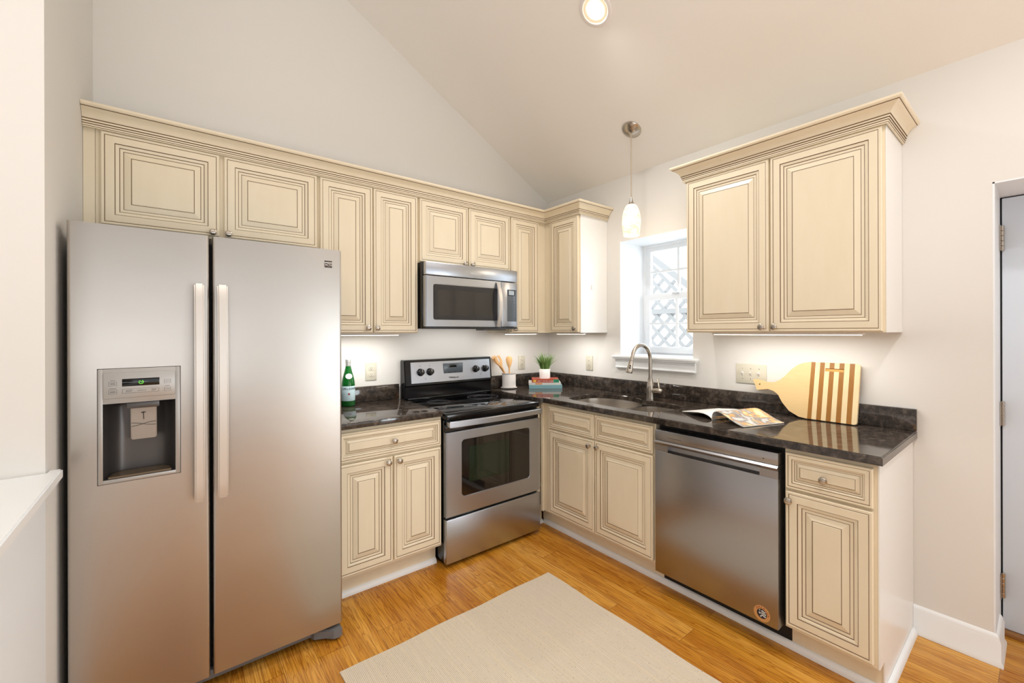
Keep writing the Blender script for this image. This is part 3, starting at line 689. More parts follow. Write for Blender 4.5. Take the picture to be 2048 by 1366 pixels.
# backguard
def bgy(z): return -.0682-(1.187-z)*.113
mb = MB(); mb.prism([(-.004, .905), (-.075, .905), (-.075, 1.0), (-.088, 1.01), (-.068, 1.187), (-.004, 1.187)], 'x', RX0+.006, RX1+.004, bev=.006, seg=3); gd = mb.build('backguard', M['black'], sv)
MB().box(RX0+.02, RX1-.015, -.076, -.100, .908, .926, bev=.006).build('vent_rail', M['black'], sv)
cpx0, cpx1 = -1.357, -.695
mb = MB(); mb.prism([(bgy(1.024)-.0035, 1.024), (bgy(1.17)-.0035, 1.17), (bgy(1.17)+.004, 1.17), (bgy(1.024)+.004, 1.024)], 'x', cpx0, cpx1, bev=.001); mb.build('control_panel', M['steelh'], gd)
nb_ = Vector((0, -1, .11)).normalized()
for x in (-1.286, -1.213, -.828, -.742):
    kb = MB(); kb.lathe([(.027, 0), (.027, .003), (.0215, .006), (.0215, .024), (.019, .030), (.006, .031)], (x, bgy(1.099)-.0035, 1.099), nb_, 24)
    kk = kb.build('knob', M['black'], gd)
    mk = MB(); mk.box(x-.0012, x+.0012, bgy(1.099)-.0362, bgy(1.099)-.033, 1.104, 1.119); mk.build('knob_mark', M['whiteink'], kk)
MB().box(-1.105, -.942, bgy(1.115)-.0075, bgy(1.115)-.001, 1.075, 1.153, bev=.003).build('display_panel', M['lcdgrey'], gd)
MB().box(-1.062, -.996, bgy(1.13)-.0095, bgy(1.13)-.005, 1.122, 1.143, bev=.001).build('clock_display', M['lcd'], gd)
tx = MB(); tx.text('Whirlpool', .019, lambda x, y, z: (-1.022+x, bgy(1.047)-.0048-z, 1.047+y)).build('lettering', M['ink'], gd)
for x, z in ((-1.286, 1.142), (-1.213, 1.142), (-1.25, 1.052), (-.785, 1.056)): MB().lathe([(.0028, 0), (.0028, .001)], (x, bgy(z)-.0036, z), nb_, 10).build('indicator_dot', M['ink'], gd)
for i in range(3): MB().box(-1.062+.05*i-.008, -1.062+.05*i+.008, bgy(1.09)-.0082, bgy(1.09)-.007, 1.086, 1.09).build('touch_key', M['ink'], gd)
# vent strip below the cooktop
MB().box(RX0+.012, RX1-.012, -.60, -.645, .845, .864).build('vent_strip', M['blackplastic'], sv)
# oven door with window
wx0, wx1, wz0, wz1 = -1.300, -.773, .400, .738
dz0, dz1 = .296, .838
mb = MB()
def window_front(mb, x0, x1, z0, z1, hole, yf, yb, mi=0):
    """flat front slab with rounded hole"""
    b = bmesh.new(); out = [(x0, z0), (x1, z0), (x1, z1), (x0, z1)]
    A = [b.verts.new((x, yf, z)) for x, z in out]; H = [b.verts.new((x, yf, z)) for x, z in hole]
    es = []
    for L in (A, H):
        for i in range(len(L)): es.append(b.edges.new((L[i], L[(i+1) % len(L)])))
    bmesh.ops.triangle_fill(b, use_beauty=True, use_dissolve=False, edges=es)
    for L in (A, H):
        B = [b.verts.new((v.co.x, yb, v.co.z)) for v in L]
        for i in range(len(L)): j = (i+1) % len(L); b.faces.new((L[i], L[j], B[j], B[i]))
    bmesh.ops.recalc_face_normals(b, faces=b.faces)
    es = [e for e in b.edges if e.is_valid and len(e.link_faces) == 2 and abs(e.verts[0].co.y-yf) < 1e-6 and abs(e.verts[1].co.y-yf) < 1e-6 and abs(e.link_faces[0].normal.dot(e.link_faces[1].normal)) < .5]
    bmesh.ops.bevel(b, geom=es, offset=.004, segments=2, affect='EDGES')
    mb.bm(b, mi); return mb
def rrz(x0, x1, z0, z1, r): return rrect(x0, x1, z0, z1, r)
window_front(mb, RX0+.003, RX1-.003, dz0, .792, rrz(wx0, wx1, wz0, wz1, .022), RF, -.635)
mb.box(RX0+.004, RX1-.004, -.634, -.6365, dz0, .836)
od = mb.build('oven_door', M['steelh'], sv)
MB().box(RX0+.004, RX1-.004, -.634, -.652, .7925, .838, bev=.004).build('door_trim', M['black'], od)
MB().prism(rrz(wx0+.001, wx1-.001, wz0+.001, wz1-.001, .021), 'y', RF+.003, -.64).build('oven_window', M['ovenglass'], od)
mb = MB(); mb.box(wx0+.05, wx0+.355, RF+.002, RF+.0035, .475, .69); mb.build('green_pane', mat('dark_green_pane', (30, 40, 28), .05), od)  # dark green rectangle over part of the oven window
hp = [(RX0+.008+(RX1-RX0-.016)*i/20, -.700-.018*math.sin(math.pi*i/20), 0) for i in range(21)]
poly = [(x, y) for x, y, _ in hp] + [(x, y+.016) for x, y, _ in hp][::-1]
hn = MB().prism(poly, 'z', .826, .862, bev=.005, seg=3); hn.box(RX0+.010, RX0+.04, -.651, -.698, .83, .858, bev=.003).box(RX1-.04, RX1-.010, -.651, -.698, .83, .858, bev=.003); hn.build('oven_handle', M['steelh'], od)
MB().box(RX0+.001, RX1-.001, -.632, RF-.003, .026, .284, bev=.005, seg=3).build('storage_drawer', M['steelh'], sv)
MB().box(RX0+.02, RX1-.02, -.1, -.6, .0005, .0295).build('plinth', M['blackplastic'], sv)

# ------------------------------------------------------------------ microwave
MX0, MX1, MF = -1.4075, -.6665, -.402
mw = thing('microwave', 'stainless over-the-range microwave hung below the cabinet', 'microwave', ((MX0+MX1)/2, 0, 1.402), 'A')
MB().box(MX0+.001, MX1-.001, -.002, -.358, 1.405, 1.831, bev=.002).build('body', M['black'], mw)
mb = MB(); mb.box(MX0+.006, MX1, -.358, MF, 1.746, 1.8305, bev=.006); vt = mb.build('vent_panel', M['steelh'], mw)
MB().text('Whirlpool', .02, lambda x, y, z: (-1.03+x, MF-.0006-z, 1.779+y)).build('lettering', M['whiteink'], vt)
mx = -.815
hole = rrz(-1.348, -.846, 1.462, 1.69, .014)
mb = MB(); window_front(mb, MX0+.006, mx, 1.418, 1.742, hole, MF, -.36); mb.box(MX0+.008, mx-.002, -.3585, -.362, 1.42, 1.74); md = mb.build('microwave_door', M['steelh'], mw)
MB().prism(rrz(-1.347, -.847, 1.463, 1.689, .0135), 'y', MF+.0025, -.362).build('door_window', M['mwglass'], md)
mb = MB(); frame4(mb, -1.345, -.849, 1.465, 1.687, -1.315, -.878, 1.49, 1.658, MF+.001, MF+.004, bev=0); mb.build('window_border', mat('charcoal_window_border', (48, 49, 52), .1), md)
zs = [1.418+(1.734-1.418)*i/20 for i in range(21)]
poly = [(-.412-.036*math.sin(math.pi*i/20)**.8, z) for i, z in enumerate(zs)]; poly += [(y+.011, z) for y, z in poly][::-1]
MB().prism(poly, 'x', -.862, -.832, bev=.004, seg=3).build('microwave_handle', M['satin'], md)
mb = MB(); mb.box(mx+.0015, MX1, -.358, MF, 1.418, 1.742, bev=.005); cpn = mb.build('control_section', M['steelh'], mw)
MB().box(-.762, -.678, MF-.0015, MF+.002, 1.458, 1.69, bev=.001).build('keypad', M['lcdgrey'], cpn)
MB().box(-.757, -.695, MF-.003, MF, 1.645, 1.685, bev=.001).build('clock_bezel', M['lcd'], cpn)
MB().box(-.751, -.702, MF-.0038, MF-.002, 1.65, 1.681).build('clock_display', M['lcdlight'], cpn)
mb = MB()
for i in range(7):
    for j in range(3): mb.box(-.752+.024*j, -.736+.024*j, MF-.0022, MF-.001, 1.484+.02*i, 1.4855+.02*i)
mb.build('key_markings', M['ink'], cpn)
MB().box(MX0+.006, MX1-.001, -.06, MF+.004, 1.404, 1.4165, bev=.003).build('vent_grille', M['blackplastic'], mw)
MB().box(-.90, -.70, -.20, -.30, 1.394, 1.4045, bev=.002).build('light_cover', M['grille'], mw)
area('cooktop_fill', (-1.04, -.16, 1.392), (0, .35, -1), .55, .12, .6, (1, .985, .95))  # added fill to brighten the wall behind the stove, not a fitted lamp

# ------------------------------------------------------------------ dishwasher
WX0, WX1, WF = 1.5565, 2.159, -.6493
dw = thing('dishwasher', 'stainless built-in dishwasher under the right countertop', 'dishwasher', ((WX0+WX1)/2, 0, 0), 'B')
MB().box(1.5455, 2.1735, -.03, -.585, .105, .888).box(1.5455, 2.1735, -.03, -.543, .02, .105).build('tub', M['dark'], dw, smooth=False)
mb = MB(); rx0, rx1, rz0, rz1 = 1.633, 2.084, .752, .786
zt, zb_, zlip = .8625, .110, .808
mb.box(WX0, WX1, -.588, WF, zlip+.0005, zt, bev=.003)                       # top band
mb.prism([(-.588, .7865), (WF+.0005, .7865), (WF-.012, .800), (WF-.003, zlip), (-.588, zlip)], 'x', WX0, WX1)  # bright pocket lip
mb.box(WX0, rx0, -.588, WF, rz0, .786).box(rx1, WX1, -.588, WF, rz0, .786)
mb.box(WX0, WX1, -.588, WF, zb_, rz0, bev=.003)
mb.prism([(WF+.0005, rz0), (WF+.03, rz0+.006), (WF+.034, .786), (WF+.045, .786), (WF+.045, rz0)], 'x', rx0, rx1)
dd = mb.build('door_front', M['steeldw'], dw)
MB().box(1.635, 1.712, WF-.0006, WF+.001, .8285, .8305).build('vent_slit', M['ink'], dd)
MB().box(2.098, 2.103, WF-.0006, WF+.001, .8265, .8315).build('indicator_dot', M['ink'], dd)
st = MB().lathe([(.034, 0), (.034, .0006)], (2.0925, WF, .1505), (0, -1, 0), 40).build('sticker', M['sticker'], dd)
mb = MB(); sy = WF-.0008; cx_, cz_ = 2.0925, .1505
for i, ch in enumerate('AMERICA'):
    th_ = math.radians(140 - i*23); rr_ = .0265; px, pz = cx_+rr_*math.cos(th_), cz_+rr_*math.sin(th_); rt = th_-math.pi/2
    mb.text(ch, .011, lambda x, y, z, px=px, pz=pz, rt=rt: (px+x*math.cos(rt)-y*math.sin(rt), sy-z, pz+x*math.sin(rt)+y*math.cos(rt)))
mb.build('sticker_lettering', M['red'], st)
MB().lathe([(.0205, 0), (.0205, .0004)], (cx_, WF-.0007, cz_), (0, -1, 0), 32).build('sticker_flag', M['navy'], st)
mb = MB()
for k in range(3):
    z0_ = cz_+.011-.009*k; xs = [cx_-.002+.019*i/8 for i in range(9)]
    for i in range(8):
        za = z0_+.002*math.sin(i*.8); zb2 = z0_+.002*math.sin((i+1)*.8)
        if (xs[i+1]-cx_)**2+(za-cz_)**2 < .0195**2: mb.prism([(xs[i], za-.0024), (xs[i+1], zb2-.0024), (xs[i+1], zb2+.0024), (xs[i], za+.0024)], 'y', sy-.0008, sy-.0003)
def star(mb, cx, cz, R, y0, y1, rot=0.):
    mb.prism([(cx+(R if i % 2 == 0 else R*.42)*math.sin(rot+i*math.pi/5), cz+(R if i % 2 == 0 else R*.42)*math.cos(rot+i*math.pi/5)) for i in range(10)], 'y', y0, y1)
star(mb, cx_-.0085, cz_+.001, .006, sy-.0008, sy-.0003); star(mb, cx_-.004, cz_-.012, .0045, sy-.0008, sy-.0003); star(mb, cx_-.009, cz_+.013, .004, sy-.0008, sy-.0003)
mb.build('sticker_stars', M['whiteink'], st)
MB().box(1.548, 2.172, -.10, -.52, .0005, .0195).build('foot_rail', M['dark'], dw)

# ------------------------------------------------------------------ outlets and switches
def outlet(label, run, x, z, gfci=False):
    t = thing('wall_outlet', label, 'outlet', (x, 0, z), run)
    MB().box(x-.037, x+.037, -.0003, -.0065, z-.0595, z+.0595, bev=.003).build('cover_plate', M['plate'], t)
    if gfci:
        f = MB().box(x-.0165, x+.0165, -.006, -.0088, z-.0335, z+.0335, bev=.0015).build('receptacle', M['plate'], t)
        mb = MB(); mb.box(x-.007, x+.007, -.0086, -.0098, z-.0045, z-.0005).box(x-.007, x+.007, -.0086, -.0098, z+.0015, z+.0055); mb.build('test_button', M['plate'], f); rows = (-.019, .019)
        rec = [(f, dz) for dz in rows]
    else:
        rec = []
        for dz in (-.02, .02):
            f = MB().prism([(x+.0165*math.cos(a)*1.05, z+dz+max(-.0125, min(.0125, .0165*math.sin(a)))) for a in [2*math.pi*i/24 for i in range(24)]], 'y', -.006, -.0092).build('receptacle', M['plate'], t); rec.append((f, dz))
    for f, dz in rec:
        mb = MB(); mb.box(x-.0068, x-.0048, -.0085, -.0096, z+dz-.001, z+dz+.007).box(x+.0048, x+.0066, -.0085, -.0096, z+dz-.001, z+dz+.006).lathe([(.0024, 0), (.0024, .0006)], (x, -.0092, z+dz-.0065), (0, -1, 0), 10); mb.build('slots', M['ink'], f)
    for dz in ((0,) if not gfci else (-.047, .047)): MB().lathe([(.003, 0), (.002, .0012)], (x, -.0065, z+dz), (0, -1, 0), 10).build('screw', M['nickel'], t)
    return t
outlet('ivory duplex outlet on the wall between bottle and stove', 'A', -1.606, 1.120)
outlet('ivory safety outlet on the wall between utensil crock and plant', 'A', -.310, 1.120, True)
outlet('ivory outlet on the right wall, left of the window sill', 'B', .5065, 1.127, True)
x, z = 1.776, 1.1315
t = thing('light_switch', 'ivory triple toggle switch plate on the wall, behind the cutting board handle', 'switch', (x, 0, z), 'B')
MB().box(x-.086, x+.086, -.0003, -.0065, z-.058, z+.058, bev=.003).build('cover_plate', M['plate'], t)
for dx in (-.0465, 0, .0465):
    tg = MB().prism([(-.006, z-.011), (-.0085, z-.011), (-.0185, z+.006), (-.0165, z+.011), (-.006, z+.009)], 'x', x+dx-.0045, x+dx+.0045, bev=.001).build('toggle', M['white'], t)
    for dz in (.03, -.03): MB().lathe([(.0028, 0), (.0018, .001)], (x+dx, -.0065, z+dz), (0, -1, 0), 10).build('screw', M['nickel'], t)

# ------------------------------------------------------------------ counter items
ZT = ZC1+.0006
# bottle
bx, by = -1.787, -.115
bt = thing('water_bottle', 'green glass mineral water bottle with pale blue label, beside the refrigerator', 'bottle', (bx, by, ZT))
bprof = [(.034, 0), (.0385, .004), (.039, .012), (.039, .125), (.0385, .14), (.036, .16), (.030, .187), (.0225, .215), (.017, .238), (.0148, .250), (.0142, .268)]
MB().lathe(bprof, (bx, by, ZT), seg=40).build('glass', M['bottle'], bt)
MB().lathe([(.0147, .245), (.0153, .25), (.0149, .268), (.0162, .27), (.0162, .288), (.0145, .2905)], (bx, by, ZT), seg=32).build('cap', M['capgrey'], bt)
lb = MB().lathe([(.0393, .035), (.0396, .036), (.0396, .125), (.0393, .126)], (bx, by, ZT), seg=48, cap0=False, cap1=False).build('label_band', M['mint'], bt)
camdir = math.atan2(-2.886-by, -2.6285-bx)
def wrapz(zc, R=.0400, off=0.):
    def f(x, y, z):
        a = camdir + off + x/R; return (bx+(R+z)*math.cos(a), by+(R+z)*math.sin(a), ZT+zc+y)
    return f
MB().text('S.PELLEGRINO', .0165, wrapz(.110, off=.28)).build('label_lettering', M['navy'], lb)
mb = MB(); fz = wrapz(.078, .0401, .10)
s_ = [fz((.010 if i % 2 == 0 else .0042)*math.sin(i*math.pi/5), (.010 if i % 2 == 0 else .0042)*math.cos(i*math.pi/5), .0002) for i in range(10)]
mb.add(s_+[fz(0, 0, .0004)], [(i, (i+1) % 10, 10) for i in range(10)]); mb.build('label_star', M['red'], lb)
mb = MB(); vs = []
for i in range(24):
    a = 2*math.pi*i/24; yy = .0165*math.sin(a); h = .187+yy
    R = .0305-(yy)*.27+.0012; an = camdir+.12+.021*math.cos(a)/R; vs.append((bx+R*math.cos(an), by+R*math.sin(an), ZT+h))
R = .0318; vs.append((bx+R*math.cos(camdir+.12), by+R*math.sin(camdir+.12), ZT+.187))
mb.add(vs, [(i, (i+1) % 24, 24) for i in range(24)]); mb.build('neck_label', M['white'], bt)

# crock on a saucer with utensils
cx, cy = -.522, -.103
sc_ = thing('saucer', 'white ceramic saucer under the utensil crock', 'saucer', (cx, cy, ZT))
MB().lathe([(.045, 0), (.060, .003), (.067, .008), (.0675, .0095), (.062, .0085), (.05, .007), (.01, .007)], (cx, cy, ZT), seg=40).build('dish', M['white'], sc_)
ck = thing('utensil_crock', 'white ceramic crock holding wooden utensils beside the stove', 'crock', (cx, cy, ZT+.0098))
MB().lathe([(.050, 0), (.0555, .002), (.056, .006), (.056, .112), (.0555, .116), (.052, .116), (.051, .112), (.050, .012), (.01, .011)], (cx, cy, ZT+.0098), seg=40).build('pot', M['white'], ck)
MB().lathe([(.0565, .108), (.0568, .109), (.0568, .115), (.0565, .116)], (cx, cy, ZT+.0098), seg=40, cap0=False, cap1=False).build('rim', M['silver'], ck)
rv = Vector((.7727, -.6347, 0))
def spoon(name, label, p0, p1, width, lng, slot=False, twist=0., cat='utensil', squared=False):
    p0 = Vector(p0); p1 = Vector(p1); ax = (p1-p0).normalized(); side = (rv-ax*rv.dot(ax)).normalized(); nrm_ = ax.cross(side)
    side = (side*math.cos(twist)+nrm_*math.sin(twist)); nrm_ = ax.cross(side)
    t = thing(name, label, cat, tuple(p0)); L = (p1-p0).length
    MB().tube([p0+ax*(L-lng)*i/6 for i in range(7)], [.0062, .0062, .006, .006, .006, .0063, .007], 10).build('handle', M['beech'], t)
    prof = [(0, .16), (.12, .34), (.3, .62), (.5, .88), (.68, 1.), (.82, .97), (.92, .8), (.98, .5), (1., .12)] if not squared else [(0, .16), (.12, .3), (.35, .7), (.5, .93), (.65, 1.), (.8, 1.), (.93, .96), (.985, .85), (1., .6)]
    Lh = lng
    def P(u, v_, h): return p0+ax*(L-Lh+Lh*u)+side*(v_*width/2)+nrm_*h
    mb = MB(); vs = []; fs = []
    cols = [-1, -.66, -.33, 0, .33, .66, 1]; nn = len(cols)
    for sgn in (1, -1):
        for u, wv in prof:
            for cv in cols: vs.append(P(u, cv*wv, (.0028*sgn*(1-.5*cv*cv)) - (0 if squared else .006*math.sin(math.pi*u)*(1-cv*cv))))
    k = len(prof)
    for sgn in range(2):
        o = sgn*k*nn
        for i in range(k-1):
            for j in range(nn-1):
                if slot and 3 <= i <= 5 and j in (2, 3): continue
                fs.append((o+i*nn+j, o+i*nn+j+1, o+(i+1)*nn+j+1, o+(i+1)*nn+j))
    o = k*nn
    for i in range(k-1):
        fs.append((i*nn, (i+1)*nn, o+(i+1)*nn, o+i*nn)); fs.append((i*nn+nn-1, (i+1)*nn+nn-1, o+(i+1)*nn+nn-1, o+i*nn+nn-1))
    for j in range(nn-1): fs.append((j, j+1, o+j+1, o+j)); e = (k-1)*nn; fs.append((e+j, e+j+1, o+e+j+1, o+e+j))
    mb.add(vs, fs); mb.build('head', M['beech'], t); return t
zb0 = ZT+.024
spoon('wooden_spatula', 'slotted wooden spatula leaning left in the crock', (cx+.010, cy-.008, zb0), (-.606, -.052, 1.186), .052, .105, True, .5, squared=True)
spoon('wooden_spatula', 'plain wooden spatula behind the slotted one, leaning left in the crock', (cx+.030, cy+.001, zb0+.006), (-.622, -.022, 1.184), .044, .10, False, .8, squared=True)
spoon('wooden_spoon', 'pale wooden spoon standing upright in the crock', (cx-.015, cy-.030, zb0+.004), (-.521, -.103, 1.186), .052, .105, False, .1)

# books and plant
bu = Vector((.7727, -.6347, 0)); bv = Vector((.6347, .7727, 0))
def book(label, org, L, D, th, z0, cover, spinecol, marks):
    o = Vector(org)
    t = thing('book', label, 'book', (o.x+bu.x*L/2+bv.x*D/2, o.y+bu.y*L/2+bv.y*D/2, z0), group='books stacked under the plant')
    def Q(a, b_, z): p = o+bu*a+bv*b_; return (p.x, p.y, z)
    def blk(mb, a0, a1, b0, b1, za, zb, mi=0):
        vs = [Q(a_, b_, z_) for z_ in (za, zb) for b_ in (b0, b1) for a_ in (a0, a1)]
        mb.add(vs, [(0, 2, 3, 1), (4, 5, 7, 6), (0, 1, 5, 4), (2, 6, 7, 3), (0, 4, 6, 2), (1, 3, 7, 5)], mi)
    mb = MB(); blk(mb, 0, L, 0, D, z0, z0+.0022); blk(mb, 0, L, 0, D, z0+th-.0022, z0+th); blk(mb, 0, L, -.0015, .0022, z0, z0+th); mb.build('cover', cover, t, smooth=False)
    mb = MB(); blk(mb, .004, L-.004, .0025, D-.004, z0+.0023, z0+th-.0023); mb.build('pages', M['paper'], t, smooth=False)
    for nm, a0, a1, za, zb, mt in marks:
        mb = MB(); blk(mb, a0*L, a1*L, -.0022, -.0012, z0+za*th, z0+zb*th); mb.build(nm, mt, t, smooth=False)
    return t, (lambda a, z, h=0.: Q(a, -.0026-h, z))
z1 = ZT
t1, q1 = book('teal book at the bottom of the stack by the corner', (-.405, -.219, 0), .268, .20, .028, z1, M['teal'], M['teal'], [])
t2, q2_ = book('pale grey book in the middle of the stack by the corner', (-.402, -.210, 0), .262, .19, .018, z1+.0283, M['bookgrey'], M['bookgrey'], [('spine_strip', .2, .42, .2, .8, M['orange'])])
t3, q3_ = book('red and green cookbook on top of the stack, under the plant', (-.378, -.222, 0), .220, .17, .026, z1+.0466, M['rust'], M['rust'], [('green_spine_end', .79, 1.0, .0, 1., M['bookgreen']), ('spine_emblem', .05, .16, .15, .85, M['yellow'])])
MB().text('wok + stir-fry recipes', .0155, lambda x, y, z: q3_(.112+x, z1+.0466+.0128+y, z)).build('spine_lettering', M['whiteink'], t3)
px_, py_ = -.378+bu.x*.108+bv.x*.07, -.222+bu.y*.108+bv.y*.07
zp = z1+.0466+.0264
pl = thing('potted_grass', 'small white pot of green grass on the books in the corner', 'plant', (px_, py_, zp))
MB().lathe([(.040, 0), (.044, .002), (.0455, .078), (.0445, .080), (.0415, .080), (.041, .07), (.004, .069)], (px_, py_, zp), seg=36).build('pot', M['white'], pl)
mb = MB()
random.seed(3)
for i in range(230):
    a = random.uniform(0, 2*math.pi); rr_ = .034*math.sqrt(random.random()); h = random.uniform(.1, .17)*(1 if rr_ < .024 else .95)
    lean = random.uniform(.02, .075)*(.4+rr_/.034); a2 = a+random.uniform(-.5, .5); wv = random.uniform(.0022, .0036)
    base_ = Vector((px_+rr_*math.cos(a), py_+rr_*math.sin(a), zp+.066)); dr = Vector((math.cos(a2), math.sin(a2), 0)); ph = random.uniform(0, math.pi); sd = Vector((math.cos(ph), math.sin(ph), 0))
    vs = []
    for k in range(6):
        s_ = k/5; p = base_+dr*lean*s_**2.2+Vector((0, 0, h*s_*(1-.12*s_*lean/.07))); ww = wv*(1-s_**2*.95); vs += [p-sd*ww, p+sd*ww]
    mb.add(vs, [(2*k, 2*k+1, 2*k+3, 2*k+2) for k in range(5)], 1 if random.random() < .45 else 0)
gb = mb.build('grass_blades', [M['grass'], M['grasspale']], pl, fix=False); gb['kind'] = 'stuff'

# cutting board
sl = .070/.292; th0 = math.atan(sl); lean_n = Vector((-math.cos(th0), 0, math.sin(th0)))
cb = bpy.data.objects.new('cutting_board', None); COL.objects.link(cb); cb.empty_display_size = .05
cb.location = (-.0905, -2.19, ZT+.0002)
# local: x along board to the right (-y world), z up the lean, -y out of the face
cb.matrix_world = Matrix(((0, math.cos(th0), math.sin(th0), -.0905), (-1, 0, 0, -2.19), (0, -math.sin(th0), math.cos(th0), ZT+.0046), (0, 0, 0, 1)))
tag(cb, 'striped bamboo paddle cutting board leaning on the wall above the counter', 'cutting board')
BO = [(1.805, .181), (1.83, .186), (1.859, .181), (1.889, .173), (1.918, .174), (1.947, .19), (1.97, .213), (2.0, .253), (2.031, .281), (2.05, .290), (2.072, .295)]
BR = [(2.292, .297), (2.2985, .294), (2.302, .287), (2.301, .012), (2.299, .004), (2.291, .0)]
BL = [(2.085, .0), (2.052, .004), (2.004, .029), (1.968, .069), (1.944, .109), (1.921, .126), (1.892, .134), (1.839, .124), (1.83, .127), (1.822, .15)]
def loc2(p): return (p[0]-2.19, p[1])
mb = MB(); BTH = .018; xs0 = 2.092
left = [loc2(p) for p in BO] + [(xs0-2.19, .298), (xs0-2.19, 0)] + [loc2(p) for p in BL]
def holed(mb, poly, hole, y0, y1, mi):
    b = bmesh.new(); A = [b.verts.new((x, y0, z)) for x, z in poly]; H = [b.verts.new((x, y0, z)) for x, z in hole]; es = []
    A2 = [b.verts.new((x, y1, z)) for x, z in poly]; H2 = [b.verts.new((x, y1, z)) for x, z in hole]
    for P_, Q_ in ((A, H), (A2, H2)):
        es = []
        for L in (P_, Q_):
            for i in range(len(L)): es.append(b.edges.new((L[i], L[(i+1) % len(L)])))
        bmesh.ops.triangle_fill(b, use_beauty=True, use_dissolve=False, edges=es)
    for P_, Q_ in ((A, A2), (H, H2)):
        for i in range(len(P_)): j = (i+1) % len(P_); b.faces.new((P_[i], P_[j], Q_[j], Q_[i]))
    bmesh.ops.recalc_face_normals(b, faces=b.faces); mb.bm(b, mi)
hc = (1.845-2.19, .157)
holed(mb, left, [(hc[0]+.0045*math.cos(2*math.pi*i/14), hc[1]+.0045*math.sin(2*math.pi*i/14)) for i in range(14)], 0, BTH, 0)
mb.build('paddle', M['bamboo'], cb)
# striped end: strips cut by the finger slot
sx0, sx1, sz0, sz1 = 2.155, 2.237, .253, .269
edges_ = [2.092, 2.111, 2.132, 2.153, 2.174, 2.195, 2.216, 2.237, 2.259, 2.280, 2.303]
for i in range(10):
    a0, a1 = edges_[i], edges_[i+1]; dark = (i % 2 == 0)
    mt = M['bamboodark'] if dark else M['bamboolight']
    mb = MB()
    if i == 9: mb.prism([loc2(p) for p in [(a0, 0)] + BR[::-1] + [(a0, .2985)]], 'y', 0, BTH)
    elif 3 <= i <= 6:
        def top(x): return .298
        e0 = 0.006 if i == 3 else 0; e1 = .006 if i == 6 else 0
        mb.box(a0-2.19, a1-2.19, 0, BTH, 0, sz0).box(a0-2.19, a1-2.19, 0, BTH, sz1, .2983)
        if i == 3: mb.box(a0-2.19, a0+.003-2.19, 0, BTH, sz0, sz1)
        if i == 6: mb.box(a1-.002-2.19, a1-2.19, 0, BTH, sz0, sz1)
    else: mb.box(a0-2.19, a1-2.19, 0, BTH, 0, .2983)
    mb.build('dark_strip' if dark else 'light_strip', mt, cb, smooth=False)
MB().box(sx0-2.19+.001, sx1-2.19-.001, BTH*.3, BTH-.001, sz0+.0002, sz1-.0002).build('slot_floor', mat('amber_bamboo', (214, 156, 76), .5), cb)

# magazine
sn, sf = Vector((-.478, -1.782, 0)), Vector((-.23, -1.870, 0)); mo = sn
sd = (sf-sn); pd_ = Vector((-.058, -.184, 0))
mg = thing('magazine', 'open magazine lying on the granite between sink and cutting board', 'magazine', (-.36, -1.83, ZT))
def page(prof, th, m, name, flip=1):
    vs = []; fs = []; ns = 6; n = len(prof)
    for lay in (0, 1):
        for j in range(ns+1):
            for t_, z_ in prof:
                p = sn+sd*(j/ns)+pd_*t_*flip; zz = z_ if lay else max(0, z_-th)
                vs.append((p.x, p.y, ZT+.0002+zz))
    o = (ns+1)*n; mi = []
    for j in range(ns):
        for i in range(n-1):
            fs.append((j*n+i, j*n+i+1, (j+1)*n+i+1, (j+1)*n+i)); mi.append(1)
            fs.append((o+j*n+i, o+j*n+i+1, o+(j+1)*n+i+1, o+(j+1)*n+i)); mi.append(0)
    for i in range(n-1):
        for j in (0, ns): fs.append((j*n+i, j*n+i+1, o+j*n+i+1, o+j*n+i)); mi.append(1)
    for j in range(ns):
        for i in (0, n-1): fs.append((j*n+i, (j+1)*n+i, o+(j+1)*n+i, o+j*n+i)); mi.append(1)
    return MB().add(vs, fs, mi).build(name, m, mg)
page([(0, .003), (.0, .02), (.02, .034), (.07, .045), (.14, .0505), (.22, .051), (.32, .047), (.45, .038), (.6, .0265), (.78, .014), (.92, .007), (1.0, .005)], .0035, [M['magprint'], M['paper']], 'page')
page([(0, .003), (.015, .008), (.06, .014), (.15, .021), (.3, .0255), (.5, .024), (.75, .018), (1.0, .011), (1.12, .009)], .003, [mat('magazine_text_page', (228, 226, 222), .35), M['paper']], 'page', -1)
MB().tube([sn+Vector((0, 0, ZT+.0022)), sf+Vector((0, 0, ZT+.0022))], .002, 8).build('spine', M['paper'], mg)

# rug
rg = MB(); n1, n2 = 30, 40; x0, x1, y0, y1 = -2.112, -.975, -1.066, -2.86
vs = []; fs = []
for lay in (0, 1):
    for j in range(n2+1):
        for i in range(n1+1):
            u, v_ = i/n1, j/n2; e = min(u, 1-u, v_*1.5, (1-v_)*1.5)
            wob = .003*math.sin(v_*23)*(1 if i in (0, n1) else 0); wob2 = .003*math.sin(u*17+1)*(1 if j in (0, n2) else 0)
            vs.append((x0+(x1-x0)*u+wob, y0+(y1-y0)*v_+wob2, .0008 if lay == 0 else .0062+.0012*math.sin(u*9)*math.sin(v_*7)*(1 if e > .05 else 0)))
o = (n1+1)*(n2+1); W = n1+1
for j in range(n2):
    for i in range(n1):
        fs.append((j*W+i, j*W+i+1, (j+1)*W+i+1, (j+1)*W+i)); fs.append((o+j*W+i, o+j*W+i+1, o+(j+1)*W+i+1, o+(j+1)*W+i))
for i in range(n1):
    for j in (0, n2): fs.append((j*W+i, j*W+i+1, o+j*W+i+1, o+j*W+i))
for j in range(n2):
    for i in (0, n1): fs.append((j*W+i, (j+1)*W+i, o+(j+1)*W+i, o+j*W+i))
rg.add(vs, fs); tag(rg.build('rug', M['rug']), 'beige woven jute rug on the wooden floor', 'rug')

